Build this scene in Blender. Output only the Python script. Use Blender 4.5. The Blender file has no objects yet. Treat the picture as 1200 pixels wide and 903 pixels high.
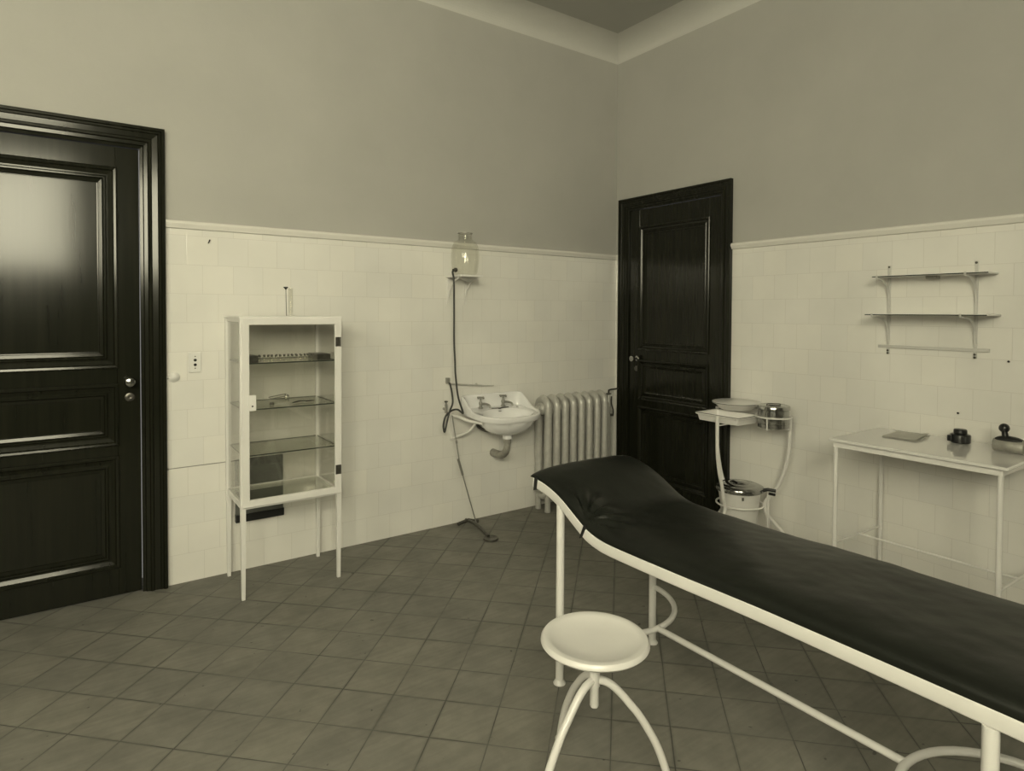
import bpy, bmesh, math, random
from mathutils import Vector, Matrix, noise
random.seed(7)
PI = math.pi
S = bpy.context.scene
COL = S.collection

# ------------------------------------------------------------ helpers
def tag(o, label=None, cat=None, group=None, kind=None):
    if label: o['label'] = label
    if cat: o['category'] = cat
    if group: o['group'] = group
    if kind: o['kind'] = kind
    return o

def thing(name, loc, label, cat, group=None):
    o = bpy.data.objects.new(name, None); COL.objects.link(o)
    o.location = loc; o.empty_display_size = .1
    return tag(o, label, cat, group)

def wloc(o):
    v = Vector((0, 0, 0))
    while o: v += Vector(o.location); o = o.parent
    return v

def obj(name, bm, mats, parent=None, smooth=True, loc=None):
    """link a bmesh given in world coordinates as one mesh object"""
    base = wloc(parent) if parent else Vector((0, 0, 0))
    if loc is not None: org = Vector(loc)
    elif parent: org = base
    else:
        lo = Vector((min(v.co.x for v in bm.verts), min(v.co.y for v in bm.verts), min(v.co.z for v in bm.verts)))
        hi = Vector((max(v.co.x for v in bm.verts), max(v.co.y for v in bm.verts), max(v.co.z for v in bm.verts)))
        org = (lo + hi) / 2; org.z = lo.z
    bmesh.ops.recalc_face_normals(bm, faces=bm.faces)
    bmesh.ops.translate(bm, verts=bm.verts, vec=-org)
    me = bpy.data.meshes.new(name)
    if smooth:
        for f in bm.faces: f.smooth = True
        for e in bm.edges:
            if len(e.link_faces) == 2 and e.calc_face_angle(0) > math.radians(38): e.smooth = False
    bm.to_mesh(me); bm.free()
    for m in (mats if isinstance(mats, (list, tuple)) else [mats]): me.materials.append(m)
    o = bpy.data.objects.new(name, me); COL.objects.link(o)
    o.location = org - base
    if parent: o.parent = parent
    return o

def B(): return bmesh.new()

def box(bm, lo, hi, bev=0.0, mi=0, rot=None, seg=2):
    lo = Vector(lo); hi = Vector(hi); c = (lo + hi) / 2; s = hi - lo
    r = bmesh.ops.create_cube(bm, size=1)
    vs = r['verts']
    bmesh.ops.scale(bm, vec=s, verts=vs)
    fs = list({f for v in vs for f in v.link_faces})
    if bev > 0:
        es = list({e for v in vs for e in v.link_edges})
        rr = bmesh.ops.bevel(bm, geom=es, offset=min(bev, min(s) * .45), segments=seg, affect='EDGES', profile=.5)
        fs = list({f for f in rr['faces']} | {f for f in fs if f.is_valid})
        vs = list({v for f in fs for v in f.verts})
    for f in fs: f.material_index = mi
    if rot is not None: bmesh.ops.rotate(bm, cent=(0, 0, 0), matrix=rot, verts=vs)
    bmesh.ops.translate(bm, vec=c, verts=vs)
    return vs

def smooth_pts(pts, n=8, closed=False):
    P = [Vector(p) for p in pts]
    out = []
    m = len(P)
    rng = range(m) if closed else range(m - 1)
    for i in rng:
        if closed: a, b, c_, d = P[(i-1) % m], P[i], P[(i+1) % m], P[(i+2) % m]
        else:
            b, c_ = P[i], P[i+1]
            a = P[i-1] if i > 0 else b*2 - c_
            d = P[i+2] if i+2 < m else c_*2 - b
        for k in range(n):
            t = k / n
            out.append(.5*((2*b) + (c_-a)*t + (2*a-5*b+4*c_-d)*t*t + (-a+3*b-3*c_+d)*t**3))
    if not closed: out.append(P[-1])
    return out

def tube(bm, pts, r, seg=12, closed=False, sm=0, mi=0, cap=True, sec=None):
    """tube along pts; r number or list; sec = optional list of (u,v) section points"""
    P = smooth_pts(pts, sm, closed) if sm else [Vector(p) for p in pts]
    n = len(P)
    rs = r if isinstance(r, (list, tuple)) else [r]*n
    if len(rs) != n:
        rs = [rs[0] + (rs[-1]-rs[0])*i/(n-1) for i in range(n)] if len(rs) == 2 else [rs[min(len(rs)-1, int(i*len(rs)/n))] for i in range(n)]
    T = []
    for i in range(n):
        if closed: t = P[(i+1) % n] - P[(i-1) % n]
        elif i == 0: t = P[1]-P[0]
        elif i == n-1: t = P[-1]-P[-2]
        else: t = (P[i+1]-P[i]).normalized() + (P[i]-P[i-1]).normalized()
        T.append(t.normalized())
    up = Vector((0, 0, 1)) if abs(T[0].z) < .9 else Vector((1, 0, 0))
    N = [(up - T[0]*up.dot(T[0])).normalized()]
    for i in range(1, n):
        v = N[-1] - T[i]*N[-1].dot(T[i]); N.append(v.normalized())
    rings = []
    sc = sec or [(math.cos(2*PI*k/seg), math.sin(2*PI*k/seg)) for k in range(seg)]
    for i in range(n):
        b = T[i].cross(N[i])
        rings.append([bm.verts.new(P[i] + (N[i]*u + b*v)*rs[i]) for u, v in sc])
    loft(bm, rings, closed_path=closed, cap=cap and not closed, mi=mi)

def loft(bm, rings, closed_path=False, cap=True, mi=0, closed_ring=True):
    n = len(rings); m = len(rings[0])
    for i in range(n if closed_path else n-1):
        a, b = rings[i], rings[(i+1) % n]
        for k in range(m if closed_ring else m-1):
            try:
                f = bm.faces.new((a[k], a[(k+1) % m], b[(k+1) % m], b[k])); f.material_index = mi
            except ValueError: pass
    if cap:
        for r in (rings[0][::-1], rings[-1]):
            try: f = bm.faces.new(r); f.material_index = mi
            except ValueError: pass

def lathe(bm, prof, ctr, seg=32, axis=None, mi=0, cap=True):
    """prof = [(r,z)]; revolve about z through ctr, then turn z to axis"""
    rings = []
    M = Vector((0, 0, 1)).rotation_difference(Vector(axis).normalized()).to_matrix() if axis else Matrix.Identity(3)
    c = Vector(ctr)
    for r, z in prof:
        r = max(r, 1e-4)
        rings.append([bm.verts.new(c + M @ Vector((r*math.cos(2*PI*k/seg), r*math.sin(2*PI*k/seg), z))) for k in range(seg)])
    loft(bm, rings, cap=cap, mi=mi)

def sphere(bm, c, r, seg=16, sx=1, sy=1, sz=1, mi=0):
    q = bmesh.ops.create_uvsphere(bm, u_segments=seg, v_segments=seg//2, radius=r)
    bmesh.ops.scale(bm, vec=(sx, sy, sz), verts=q['verts']); bmesh.ops.translate(bm, vec=c, verts=q['verts'])
    for v in q['verts']:
        for f in v.link_faces: f.material_index = mi

def rectloop(bm, plane, u0, u1, z0, z1, prof, opened=False, mi=0):
    """mitred moulding round a rectangle. plane(u,z,d)->point; prof=[(inset,height)] ; opened: no bottom run"""
    loops = []
    for ins, d in prof:
        if opened: cs = [(u0+ins, z0), (u0+ins, z1-ins), (u1-ins, z1-ins), (u1-ins, z0)]
        else: cs = [(u0+ins, z0+ins), (u0+ins, z1-ins), (u1-ins, z1-ins), (u1-ins, z0+ins)]
        loops.append([bm.verts.new(plane(u, z, d)) for u, z in cs])
    loft(bm, loops, cap=False, mi=mi, closed_ring=not opened)

# ------------------------------------------------------------ materials
def neu(c):
    """pigment seen under the warm daylight of the window"""
    return (c[0], min(.95, c[1]*1.045), min(.95, c[2]*1.25))

def newmat(name):
    m = bpy.data.materials.new(name); m.use_nodes = True
    nt = m.node_tree; b = nt.nodes['Principled BSDF']
    return m, nt, b

def simple(name, col, rough=.4, metal=0., coat=0., noise_amt=0., nscale=20, bump=0., bscale=60, spec=.5):
    col = neu(col)
    m, nt, b = newmat(name)
    b.inputs['Base Color'].default_value = (*col, 1); b.inputs['Roughness'].default_value = rough
    b.inputs['Metallic'].default_value = metal; b.inputs['Coat Weight'].default_value = coat
    b.inputs['Coat Roughness'].default_value = .1
    b.inputs['Specular IOR Level'].default_value = spec
    tc = nt.nodes.new('ShaderNodeTexCoord')
    if noise_amt:
        n = nt.nodes.new('ShaderNodeTexNoise'); n.inputs['Scale'].default_value = nscale; n.inputs['Detail'].default_value = 5
        nt.links.new(tc.outputs['Object'], n.inputs['Vector'])
        r = nt.nodes.new('ShaderNodeMapRange'); r.inputs[1].default_value = .3; r.inputs[2].default_value = .7
        r.inputs[3].default_value = 1-noise_amt; r.inputs[4].default_value = 1+noise_amt*.5
        nt.links.new(n.outputs['Fac'], r.inputs[0])
        v = nt.nodes.new('ShaderNodeVectorMath'); v.operation = 'SCALE'; v.inputs[0].default_value = col
        nt.links.new(r.outputs[0], v.inputs['Scale']); nt.links.new(v.outputs[0], b.inputs['Base Color'])
    if bump:
        n = nt.nodes.new('ShaderNodeTexNoise'); n.inputs['Scale'].default_value = bscale; n.inputs['Detail'].default_value = 6
        nt.links.new(tc.outputs['Object'], n.inputs['Vector'])
        bp = nt.nodes.new('ShaderNodeBump'); bp.inputs['Strength'].default_value = bump; bp.inputs['Distance'].default_value = .01
        nt.links.new(n.outputs['Fac'], bp.inputs['Height']); nt.links.new(bp.outputs[0], b.inputs['Normal'])
    return m

def glassmat(name, tint, gloss=.06, rough=.03, edge=.5):
    """thin clear glass: clear straight through, mirror-like by angle"""
    m = bpy.data.materials.new(name); m.use_nodes = True; nt = m.node_tree; nt.nodes.clear()
    out = nt.nodes.new('ShaderNodeOutputMaterial'); mix = nt.nodes.new('ShaderNodeMixShader')
    tr = nt.nodes.new('ShaderNodeBsdfTransparent'); tr.inputs[0].default_value = (*tint, 1)
    gl = nt.nodes.new('ShaderNodeBsdfGlossy'); gl.inputs['Roughness'].default_value = rough
    lw = nt.nodes.new('ShaderNodeLayerWeight'); lw.inputs['Blend'].default_value = .15
    mr = nt.nodes.new('ShaderNodeMapRange'); mr.inputs[3].default_value = gloss; mr.inputs[4].default_value = edge
    nt.links.new(lw.outputs['Facing'], mr.inputs[0])
    p = nt.nodes.new('ShaderNodeMath'); p.operation = 'POWER'; p.inputs[1].default_value = 1.
    nt.links.new(mr.outputs[0], p.inputs[0]); nt.links.new(p.outputs[0], mix.inputs[0])
    nt.links.new(tr.outputs[0], mix.inputs[1]); nt.links.new(gl.outputs[0], mix.inputs[2]); nt.links.new(mix.outputs[0], out.inputs[0])
    return m

def tilemat(name, axis, origin, c1, c2, grout, sx=.16, sz=.1595):
    m, nt, b = newmat(name); N = nt.nodes.new; L = nt.links.new
    g = N('ShaderNodeNewGeometry'); sp = N('ShaderNodeSeparateXYZ'); L(g.outputs['Position'], sp.inputs[0])
    sub = N('ShaderNodeMath'); sub.operation = 'SUBTRACT'; sub.inputs[1].default_value = origin; L(sp.outputs[axis], sub.inputs[0])
    cb = N('ShaderNodeCombineXYZ'); L(sub.outputs[0], cb.inputs[0]); L(sp.outputs[2], cb.inputs[1])
    def brick(mort, sm):
        br = N('ShaderNodeTexBrick'); L(cb.outputs[0], br.inputs['Vector'])
        br.inputs['Scale'].default_value = 1; br.inputs['Brick Width'].default_value = sx; br.inputs['Row Height'].default_value = sz
        br.inputs['Mortar Size'].default_value = mort; br.inputs['Mortar Smooth'].default_value = sm; br.offset = .5
        return br
    br = brick(.0012, .3)
    br.inputs['Color1'].default_value = (*c1, 1); br.inputs['Color2'].default_value = (*c2, 1); br.inputs['Mortar'].default_value = (*grout, 1)
    n = N('ShaderNodeTexNoise'); n.inputs['Scale'].default_value = 2.5; n.inputs['Detail'].default_value = 4; L(g.outputs['Position'], n.inputs['Vector'])
    mr = N('ShaderNodeMapRange'); mr.inputs[1].default_value = .3; mr.inputs[2].default_value = .7; mr.inputs[3].default_value = .95; mr.inputs[4].default_value = 1.04
    L(n.outputs['Fac'], mr.inputs[0])
    v = N('ShaderNodeVectorMath'); v.operation = 'SCALE'; L(br.outputs['Color'], v.inputs[0]); L(mr.outputs[0], v.inputs['Scale'])
    L(v.outputs[0], b.inputs['Base Color'])
    b.inputs['Roughness'].default_value = .09
    b.inputs['Specular IOR Level'].default_value = .5
    br2 = brick(.003, 1.)
    inv = N('ShaderNodeMath'); inv.operation = 'SUBTRACT'; inv.inputs[0].default_value = 1; L(br2.outputs['Fac'], inv.inputs[1])
    n2 = N('ShaderNodeTexNoise'); n2.inputs['Scale'].default_value = 9; L(g.outputs['Position'], n2.inputs['Vector'])
    ad = N('ShaderNodeMath'); ad.operation = 'MULTIPLY_ADD'; ad.inputs[1].default_value = .8; L(n2.outputs['Fac'], ad.inputs[0]); L(inv.outputs[0], ad.inputs[2])
    bp = N('ShaderNodeBump'); bp.inputs['Strength'].default_value = .35; bp.inputs['Distance'].default_value = .0008
    L(ad.outputs[0], bp.inputs['Height']); L(bp.outputs[0], b.inputs['Normal'])
    return m

def paintmat(name, col, amt=.06):
    col = neu(col)
    m, nt, b = newmat(name); N = nt.nodes.new; L = nt.links.new
    g = N('ShaderNodeNewGeometry')
    n = N('ShaderNodeTexNoise'); n.inputs['Scale'].default_value = 1.6; n.inputs['Detail'].default_value = 7; n.inputs['Roughness'].default_value = .6
    L(g.outputs['Position'], n.inputs['Vector'])
    mr = N('ShaderNodeMapRange'); mr.inputs[1].default_value = .3; mr.inputs[2].default_value = .7; mr.inputs[3].default_value = 1-amt; mr.inputs[4].default_value = 1+amt
    L(n.outputs['Fac'], mr.inputs[0])
    v = N('ShaderNodeVectorMath'); v.operation = 'SCALE'; v.inputs[0].default_value = col; L(mr.outputs[0], v.inputs['Scale'])
    L(v.outputs[0], b.inputs['Base Color']); b.inputs['Roughness'].default_value = .75
    n2 = N('ShaderNodeTexNoise'); n2.inputs['Scale'].default_value = 55; n2.inputs['Detail'].default_value = 3; L(g.outputs['Position'], n2.inputs['Vector'])
    bp = N('ShaderNodeBump'); bp.inputs['Strength'].default_value = .15; bp.inputs['Distance'].default_value = .004
    L(n2.outputs['Fac'], bp.inputs['Height']); L(bp.outputs[0], b.inputs['Normal'])
    return m

def floormat():
    m, nt, b = newmat('cement_floor_tiles'); N = nt.nodes.new; L = nt.links.new
    g = N('ShaderNodeNewGeometry'); sp = N('ShaderNodeSeparateXYZ'); L(g.outputs['Position'], sp.inputs[0])
    def lin(a, bb, off):
        m1 = N('ShaderNodeMath'); m1.operation = 'MULTIPLY'; m1.inputs[1].default_value = a; L(sp.outputs[0], m1.inputs[0])
        m2 = N('ShaderNodeMath'); m2.operation = 'MULTIPLY_ADD'; m2.inputs[1].default_value = bb; L(sp.outputs[1], m2.inputs[0]); L(m1.outputs[0], m2.inputs[2])
        m3 = N('ShaderNodeMath'); m3.operation = 'SUBTRACT'; m3.inputs[1].default_value = off; L(m2.outputs[0], m3.inputs[0])
        return m3
    s = math.sqrt(.5)
    u = lin(s, s, FU); v = lin(-s, s, FV)
    cb = N('ShaderNodeCombineXYZ'); L(u.outputs[0], cb.inputs[0]); L(v.outputs[0], cb.inputs[1])
    # a little waviness of the joints
    wn = N('ShaderNodeTexNoise'); wn.inputs['Scale'].default_value = 3; L(g.outputs['Position'], wn.inputs['Vector'])
    wv = N('ShaderNodeVectorMath'); wv.operation = 'SCALE'; wv.inputs['Scale'].default_value = .006; L(wn.outputs['Color'], wv.inputs[0])
    wa = N('ShaderNodeVectorMath'); wa.operation = 'ADD'; L(cb.outputs[0], wa.inputs[0]); L(wv.outputs[0], wa.inputs[1])
    br = N('ShaderNodeTexBrick'); L(wa.outputs[0], br.inputs['Vector']); br.offset = 0; br.offset_frequency = 1
    br.inputs['Scale'].default_value = 1; br.inputs['Brick Width'].default_value = FS; br.inputs['Row Height'].default_value = FS
    br.inputs['Mortar Size'].default_value = .0030; br.inputs['Mortar Smooth'].default_value = .6
    br.inputs['Color1'].default_value = (*neu((.222, .205, .150)), 1); br.inputs['Color2'].default_value = (*neu((.200, .187, .140)), 1); br.inputs['Mortar'].default_value = (*neu((.19, .178, .136)), 1)
    n = N('ShaderNodeTexNoise'); n.inputs['Scale'].default_value = 5; n.inputs['Detail'].default_value = 9; n.inputs['Roughness'].default_value = .65
    L(g.outputs['Position'], n.inputs['Vector'])
    mr = N('ShaderNodeMapRange'); mr.inputs[1].default_value = .3; mr.inputs[2].default_value = .7; mr.inputs[3].default_value = .78; mr.inputs[4].default_value = 1.15
    L(n.outputs['Fac'], mr.inputs[0])
    # long trodden streaks and small dark pits
    mp = N('ShaderNodeMapping'); mp.inputs['Scale'].default_value = (3, 30, 1); mp.inputs['Rotation'].default_value = (0, 0, .55); L(g.outputs['Position'], mp.inputs[0])
    n3 = N('ShaderNodeTexNoise'); n3.inputs['Scale'].default_value = 1.5; n3.inputs['Detail'].default_value = 6; L(mp.outputs[0], n3.inputs['Vector'])
    mr3 = N('ShaderNodeMapRange'); mr3.inputs[1].default_value = .35; mr3.inputs[2].default_value = .6; mr3.inputs[3].default_value = .94; mr3.inputs[4].default_value = 1.05; L(n3.outputs['Fac'], mr3.inputs[0])
    n4 = N('ShaderNodeTexNoise'); n4.inputs['Scale'].default_value = 26; n4.inputs['Detail'].default_value = 2; L(g.outputs['Position'], n4.inputs['Vector'])
    mr4 = N('ShaderNodeMapRange'); mr4.inputs[1].default_value = .72; mr4.inputs[2].default_value = .76; mr4.inputs[3].default_value = 1; mr4.inputs[4].default_value = .5; L(n4.outputs['Fac'], mr4.inputs[0])
    a = N('ShaderNodeMath'); a.operation = 'MULTIPLY'; L(mr.outputs[0], a.inputs[0]); L(mr3.outputs[0], a.inputs[1])
    a1 = N('ShaderNodeMath'); a1.operation = 'MULTIPLY'; L(a.outputs[0], a1.inputs[0]); L(mr4.outputs[0], a1.inputs[1])
    def joint(size, smooth_, lo, hi, scale, seed):
        bj = N('ShaderNodeTexBrick'); L(wa.outputs[0], bj.inputs['Vector']); bj.offset = 0; bj.offset_frequency = 1
        bj.inputs['Scale'].default_value = 1; bj.inputs['Brick Width'].default_value = FS; bj.inputs['Row Height'].default_value = FS
        bj.inputs['Mortar Size'].default_value = size; bj.inputs['Mortar Smooth'].default_value = smooth_
        ov = N('ShaderNodeVectorMath'); ov.operation = 'ADD'; ov.inputs[1].default_value = (seed, seed*2, 0); L(g.outputs['Position'], ov.inputs[0])
        nj = N('ShaderNodeTexNoise'); nj.inputs['Scale'].default_value = scale; nj.inputs['Detail'].default_value = 3; L(ov.outputs[0], nj.inputs['Vector'])
        mj = N('ShaderNodeMapRange'); mj.inputs[1].default_value = .38; mj.inputs[2].default_value = .62; mj.inputs[3].default_value = lo; mj.inputs[4].default_value = hi; L(nj.outputs['Fac'], mj.inputs[0])
        pj = N('ShaderNodeMath'); pj.operation = 'MULTIPLY'; L(bj.outputs['Fac'], pj.inputs[0]); L(mj.outputs[0], pj.inputs[1])
        ij = N('ShaderNodeMath'); ij.operation = 'SUBTRACT'; ij.inputs[0].default_value = 1; L(pj.outputs[0], ij.inputs[1]); return ij
    j1 = joint(.0026, .6, .12, .62, 5, 0); j2 = joint(.013, 1., .0, .26, 2.5, 7)
    jj = N('ShaderNodeMath'); jj.operation = 'MULTIPLY'; L(j1.outputs[0], jj.inputs[0]); L(j2.outputs[0], jj.inputs[1])
    a2 = N('ShaderNodeMath'); a2.operation = 'MULTIPLY'; L(a1.outputs[0], a2.inputs[0]); L(jj.outputs[0], a2.inputs[1])
    vv = N('ShaderNodeVectorMath'); vv.operation = 'SCALE'; L(br.outputs['Color'], vv.inputs[0]); L(a2.outputs[0], vv.inputs['Scale'])
    L(vv.outputs[0], b.inputs['Base Color'])
    b.inputs['Roughness'].default_value = .62; b.inputs['Specular IOR Level'].default_value = .3
    bp = N('ShaderNodeBump'); bp.inputs['Strength'].default_value = .35; bp.inputs['Distance'].default_value = .003
    sb = N('ShaderNodeMath'); sb.operation = 'MULTIPLY_ADD'; sb.inputs[1].default_value = -1.2; L(br.outputs['Fac'], sb.inputs[0]); L(n.outputs['Fac'], sb.inputs[2])
    L(sb.outputs[0], bp.inputs['Height']); L(bp.outputs[0], b.inputs['Normal'])
    return m

def woodmat():
    m, nt, b = newmat('dark_varnished_wood'); N = nt.nodes.new; L = nt.links.new
    g = N('ShaderNodeNewGeometry'); mp = N('ShaderNodeMapping'); mp.inputs['Scale'].default_value = (28, 28, 1.2); L(g.outputs['Position'], mp.inputs[0])
    n = N('ShaderNodeTexNoise'); n.inputs['Scale'].default_value = 1.6; n.inputs['Detail'].default_value = 8;     L(mp.outputs[0], n.inputs['Vector'])
    cr = N('ShaderNodeValToRGB'); cr.color_ramp.elements[0].position = .3; cr.color_ramp.elements[1].position = .75
    cr.color_ramp.elements[0].color = (.0085, .0095, .006, 1); cr.color_ramp.elements[1].color = (.014, .0145, .009, 1)
    L(n.outputs['Fac'], cr.inputs[0]); L(cr.outputs[0], b.inputs['Base Color'])
    mr = N('ShaderNodeMapRange'); mr.inputs[3].default_value = .12; mr.inputs[4].default_value = .17; L(n.outputs['Fac'], mr.inputs[0]); L(mr.outputs[0], b.inputs['Roughness'])
    b.inputs['Specular IOR Level'].default_value = .30
    bp = N('ShaderNodeBump'); bp.inputs['Strength'].default_value = .03; bp.inputs['Distance'].default_value = .002
    L(n.outputs['Fac'], bp.inputs['Height']); L(bp.outputs[0], b.inputs['Normal'])
    return m

# joint grid of the floor (tiles laid at 45 degrees)
FS, FU, FV = .2107, .077, -.014
TILE1 = (.80, .75, .60); TILE2 = (.765, .722, .585); GROUT = (.665, .62, .495)
TILE1, TILE2, GROUT = neu(TILE1), neu(TILE2), neu(GROUT)
M_TL = tilemat('cream_wall_tiles_left', 0, -3.268, TILE1, TILE2, GROUT)
M_TR = tilemat('cream_wall_tiles_right', 1, -1.545, TILE1, TILE2, GROUT)
M_PAINT = paintmat('grey_wall_paint', (.435, .41, .325), .045)
M_REAR = paintmat('darkened_unseen_wall', (.20, .19, .15))  # unseen walls, darkened to cut bounce light and reflections
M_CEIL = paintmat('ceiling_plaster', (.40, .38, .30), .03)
M_COVE = paintmat('lit_cove_plaster', (.58, .55, .44), .03)  # paler than the ceiling: window light on the cove put into its colour
M_TRIM = simple('glazed_tile_rail', (.80, .75, .60), .22)
M_FLOOR = floormat()
M_WOOD = woodmat()
M_ENAMEL = simple('cream_white_enamel', (.77, .725, .595), .28, coat=.3, noise_amt=.04, nscale=8)
M_PORC = simple('white_porcelain', (.86, .82, .70), .12, coat=.6)
M_RIM = simple('dark_enamel_edge', (.07, .065, .05), .3)
M_RAD = simple('silvered_iron_paint', (.52, .49, .39), .38, metal=.25, noise_amt=.12, nscale=25, bump=.1, bscale=120)
M_CHROME = simple('nickel_plate', (.42, .405, .33), .15, metal=1.)
M_TAP = simple('worn_nickel', (.34, .32, .25), .35, metal=.6)
M_TOP = simple('glossy_white_table_top', (.72, .68, .56), .07, coat=.5)
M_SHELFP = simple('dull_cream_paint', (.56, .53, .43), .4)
M_DARKMETAL = simple('tarnished_metal', (.13, .12, .09), .35, metal=.8, noise_amt=.3, nscale=60)
M_PIPE = simple('lead_pipe', (.36, .335, .255), .5, metal=.3, noise_amt=.25, nscale=30, bump=.2, bscale=50)
M_BLACK = simple('black_bakelite', (.014, .014, .012), .3)
M_RUBBER = simple('dark_rubber', (.045, .045, .036), .5)
M_LEATHER = simple('black_oilcloth_leather', (.0092, .0105, .0068), .36, noise_amt=.3, nscale=5, bump=.10, bscale=22, spec=.36)
M_PAPER = simple('grey_paper', (.52, .49, .38), .7, noise_amt=.08, nscale=30)
M_BOX = simple('dark_grey_metal_box', (.13, .13, .10), .5, noise_amt=.15, nscale=15)
M_PLATE = simple('ivory_plate', (.76, .72, .59), .3)
M_WIRE = simple('old_cable', (.26, .24, .19), .6)
M_GLASS = glassmat('clear_pane_glass', (.975, .975, .965), .04, .02, .75)
M_SHELFG = glassmat('shelf_glass', (.93, .94, .90), .06, .03, .7)
M_BOTTLE = glassmat('bottle_glass', (.965, .965, .94), .05, .05, .40)
M_TUBEG = glassmat('thin_tube_glass', (.98, .98, .965), .05, .05, .30)
M_EDGE = simple('dark_glass_edge', (.035, .042, .03), .2)

# ------------------------------------------------------------ room shell
X0, Y0, ZR, ZW = -6.2, -5.3, 1.962, 3.593
D1 = (-4.50, -3.371, 2.466)      # left door outer edges, top
D2 = (-1.143, -.052, 2.443)
def wallboxes(bm, rects, plane, split):
    for (u0, u1, z0, z1) in rects:
        for (a, b, mi) in ((z0, min(z1, split), 0), (max(z0, split), z1, 1)):
            if b - a > 1e-4: plane(bm, u0, u1, a, b, mi)
def pl_left(bm, u0, u1, a, b, mi): box(bm, (u0, 0, a), (u1, .2, b), mi=mi)
def pl_right(bm, u0, u1, a, b, mi): box(bm, (0, u0, a), (.2, u1, b), mi=mi)
def pl_rear(bm, u0, u1, a, b, mi): box(bm, (u0, Y0-.2, a), (u1, Y0, b), mi=mi)
def pl_side(bm, u0, u1, a, b, mi): box(bm, (X0-.2, u0, a), (X0, u1, b), mi=mi)
ZT = 3.9
bm = B(); wallboxes(bm, [(X0-.2, D1[0]+.06, 0, ZT), (D1[1]-.06, 0, 0, ZT), (D1[0]+.06, D1[1]-.06, D1[2]-.06, ZT)], pl_left, ZR)
obj('wall_left', bm, [M_TL, M_PAINT], smooth=False)['kind'] = 'structure'
bm = B(); wallboxes(bm, [(Y0-.2, D2[0]+.05, 0, ZT), (D2[1]-.05, .2, 0, ZT), (D2[0]+.05, D2[1]-.05, D2[2]-.05, ZT)], pl_right, ZR)
obj('wall_right', bm, [M_TR, M_PAINT], smooth=False)['kind'] = 'structure'
WX0, WX1, WZ0, WZ1 = -5.75, -3.75, 1.95, 3.3
bm = B(); wallboxes(bm, [(X0-.2, WX0, 0, ZT), (WX1, .2, 0, ZT), (WX0, WX1, 0, WZ0), (WX0, WX1, WZ1, ZT)], pl_rear, ZR)
obj('wall_rear', bm, [M_REAR, M_REAR], smooth=False)['kind'] = 'structure'
bm = B(); WY0, WY1 = -4.9, -3.1; wallboxes(bm, [(Y0-.2, WY0, 0, ZT), (WY1, .2, 0, ZT), (WY0, WY1, 0, WZ0), (WY0, WY1, WZ1, ZT)], pl_side, ZR)
obj('wall_far_side', bm, [M_REAR, M_REAR], smooth=False)['kind'] = 'structure'
bm = B(); box(bm, (X0-.2, Y0-.2, -.1), (.2, .2, 0))
obj('floor', bm, M_FLOOR, smooth=False)['kind'] = 'structure'
# ceiling with coved edge: one cove strip (trim) and the flat
CR, CH = .22, .125
bm = B(); box(bm, (X0-.2, Y0-.2, ZW+CH), (.2, .2, ZW+CH+.15))
obj('ceiling', bm, M_CEIL, smooth=False)['kind'] = 'structure'
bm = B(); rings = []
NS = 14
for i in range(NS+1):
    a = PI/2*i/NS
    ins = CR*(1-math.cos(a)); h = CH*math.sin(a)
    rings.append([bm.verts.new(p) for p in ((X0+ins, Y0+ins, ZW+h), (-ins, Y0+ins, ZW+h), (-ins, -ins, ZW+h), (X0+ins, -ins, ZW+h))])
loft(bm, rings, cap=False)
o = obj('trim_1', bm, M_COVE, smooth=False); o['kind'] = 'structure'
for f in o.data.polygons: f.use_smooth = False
# dado rail: round-nosed glazed moulding
def rail(name, pts, sec):
    bm = B()
    rings = []
    for p, ax in pts:
        rings.append([bm.verts.new(Vector(p) + Vector(ax)*u + Vector((0, 0, v))) for u, v in sec])
    loft(bm, rings); return obj(name, bm, M_TRIM)
SEC = [(-.004, 0), (.008, 0), (.015, .004), (.018, .012), (.024, .018), (.028, .028), (.024, .038), (.014, .044), (-.004, .044)]
def railsec(z): return [(u, v + z) for u, v in SEC]
RZ = 1.948
rail('trim_2', [((D1[1]+.002, 0, RZ), (0, -1, 0)), ((-.0, 0, RZ), (-1, -1, 0))], SEC)['kind'] = 'structure'
rail('trim_3', [((0, D2[0]-.002, RZ), (-1, 0, 0)), ((0, Y0, RZ), (-1, 0, 0))], SEC)['kind'] = 'structure'
rail('trim_4', [((0, D2[1]+.002, RZ), (-1, 0, 0)), ((0, 0, RZ), (-1, -1, 0))], SEC)['kind'] = 'structure'
rail('trim_5', [((X0, 0, RZ), (0, -1, 0)), ((D1[0]-.002, 0, RZ), (0, -1, 0))], SEC)['kind'] = 'structure'

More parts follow.
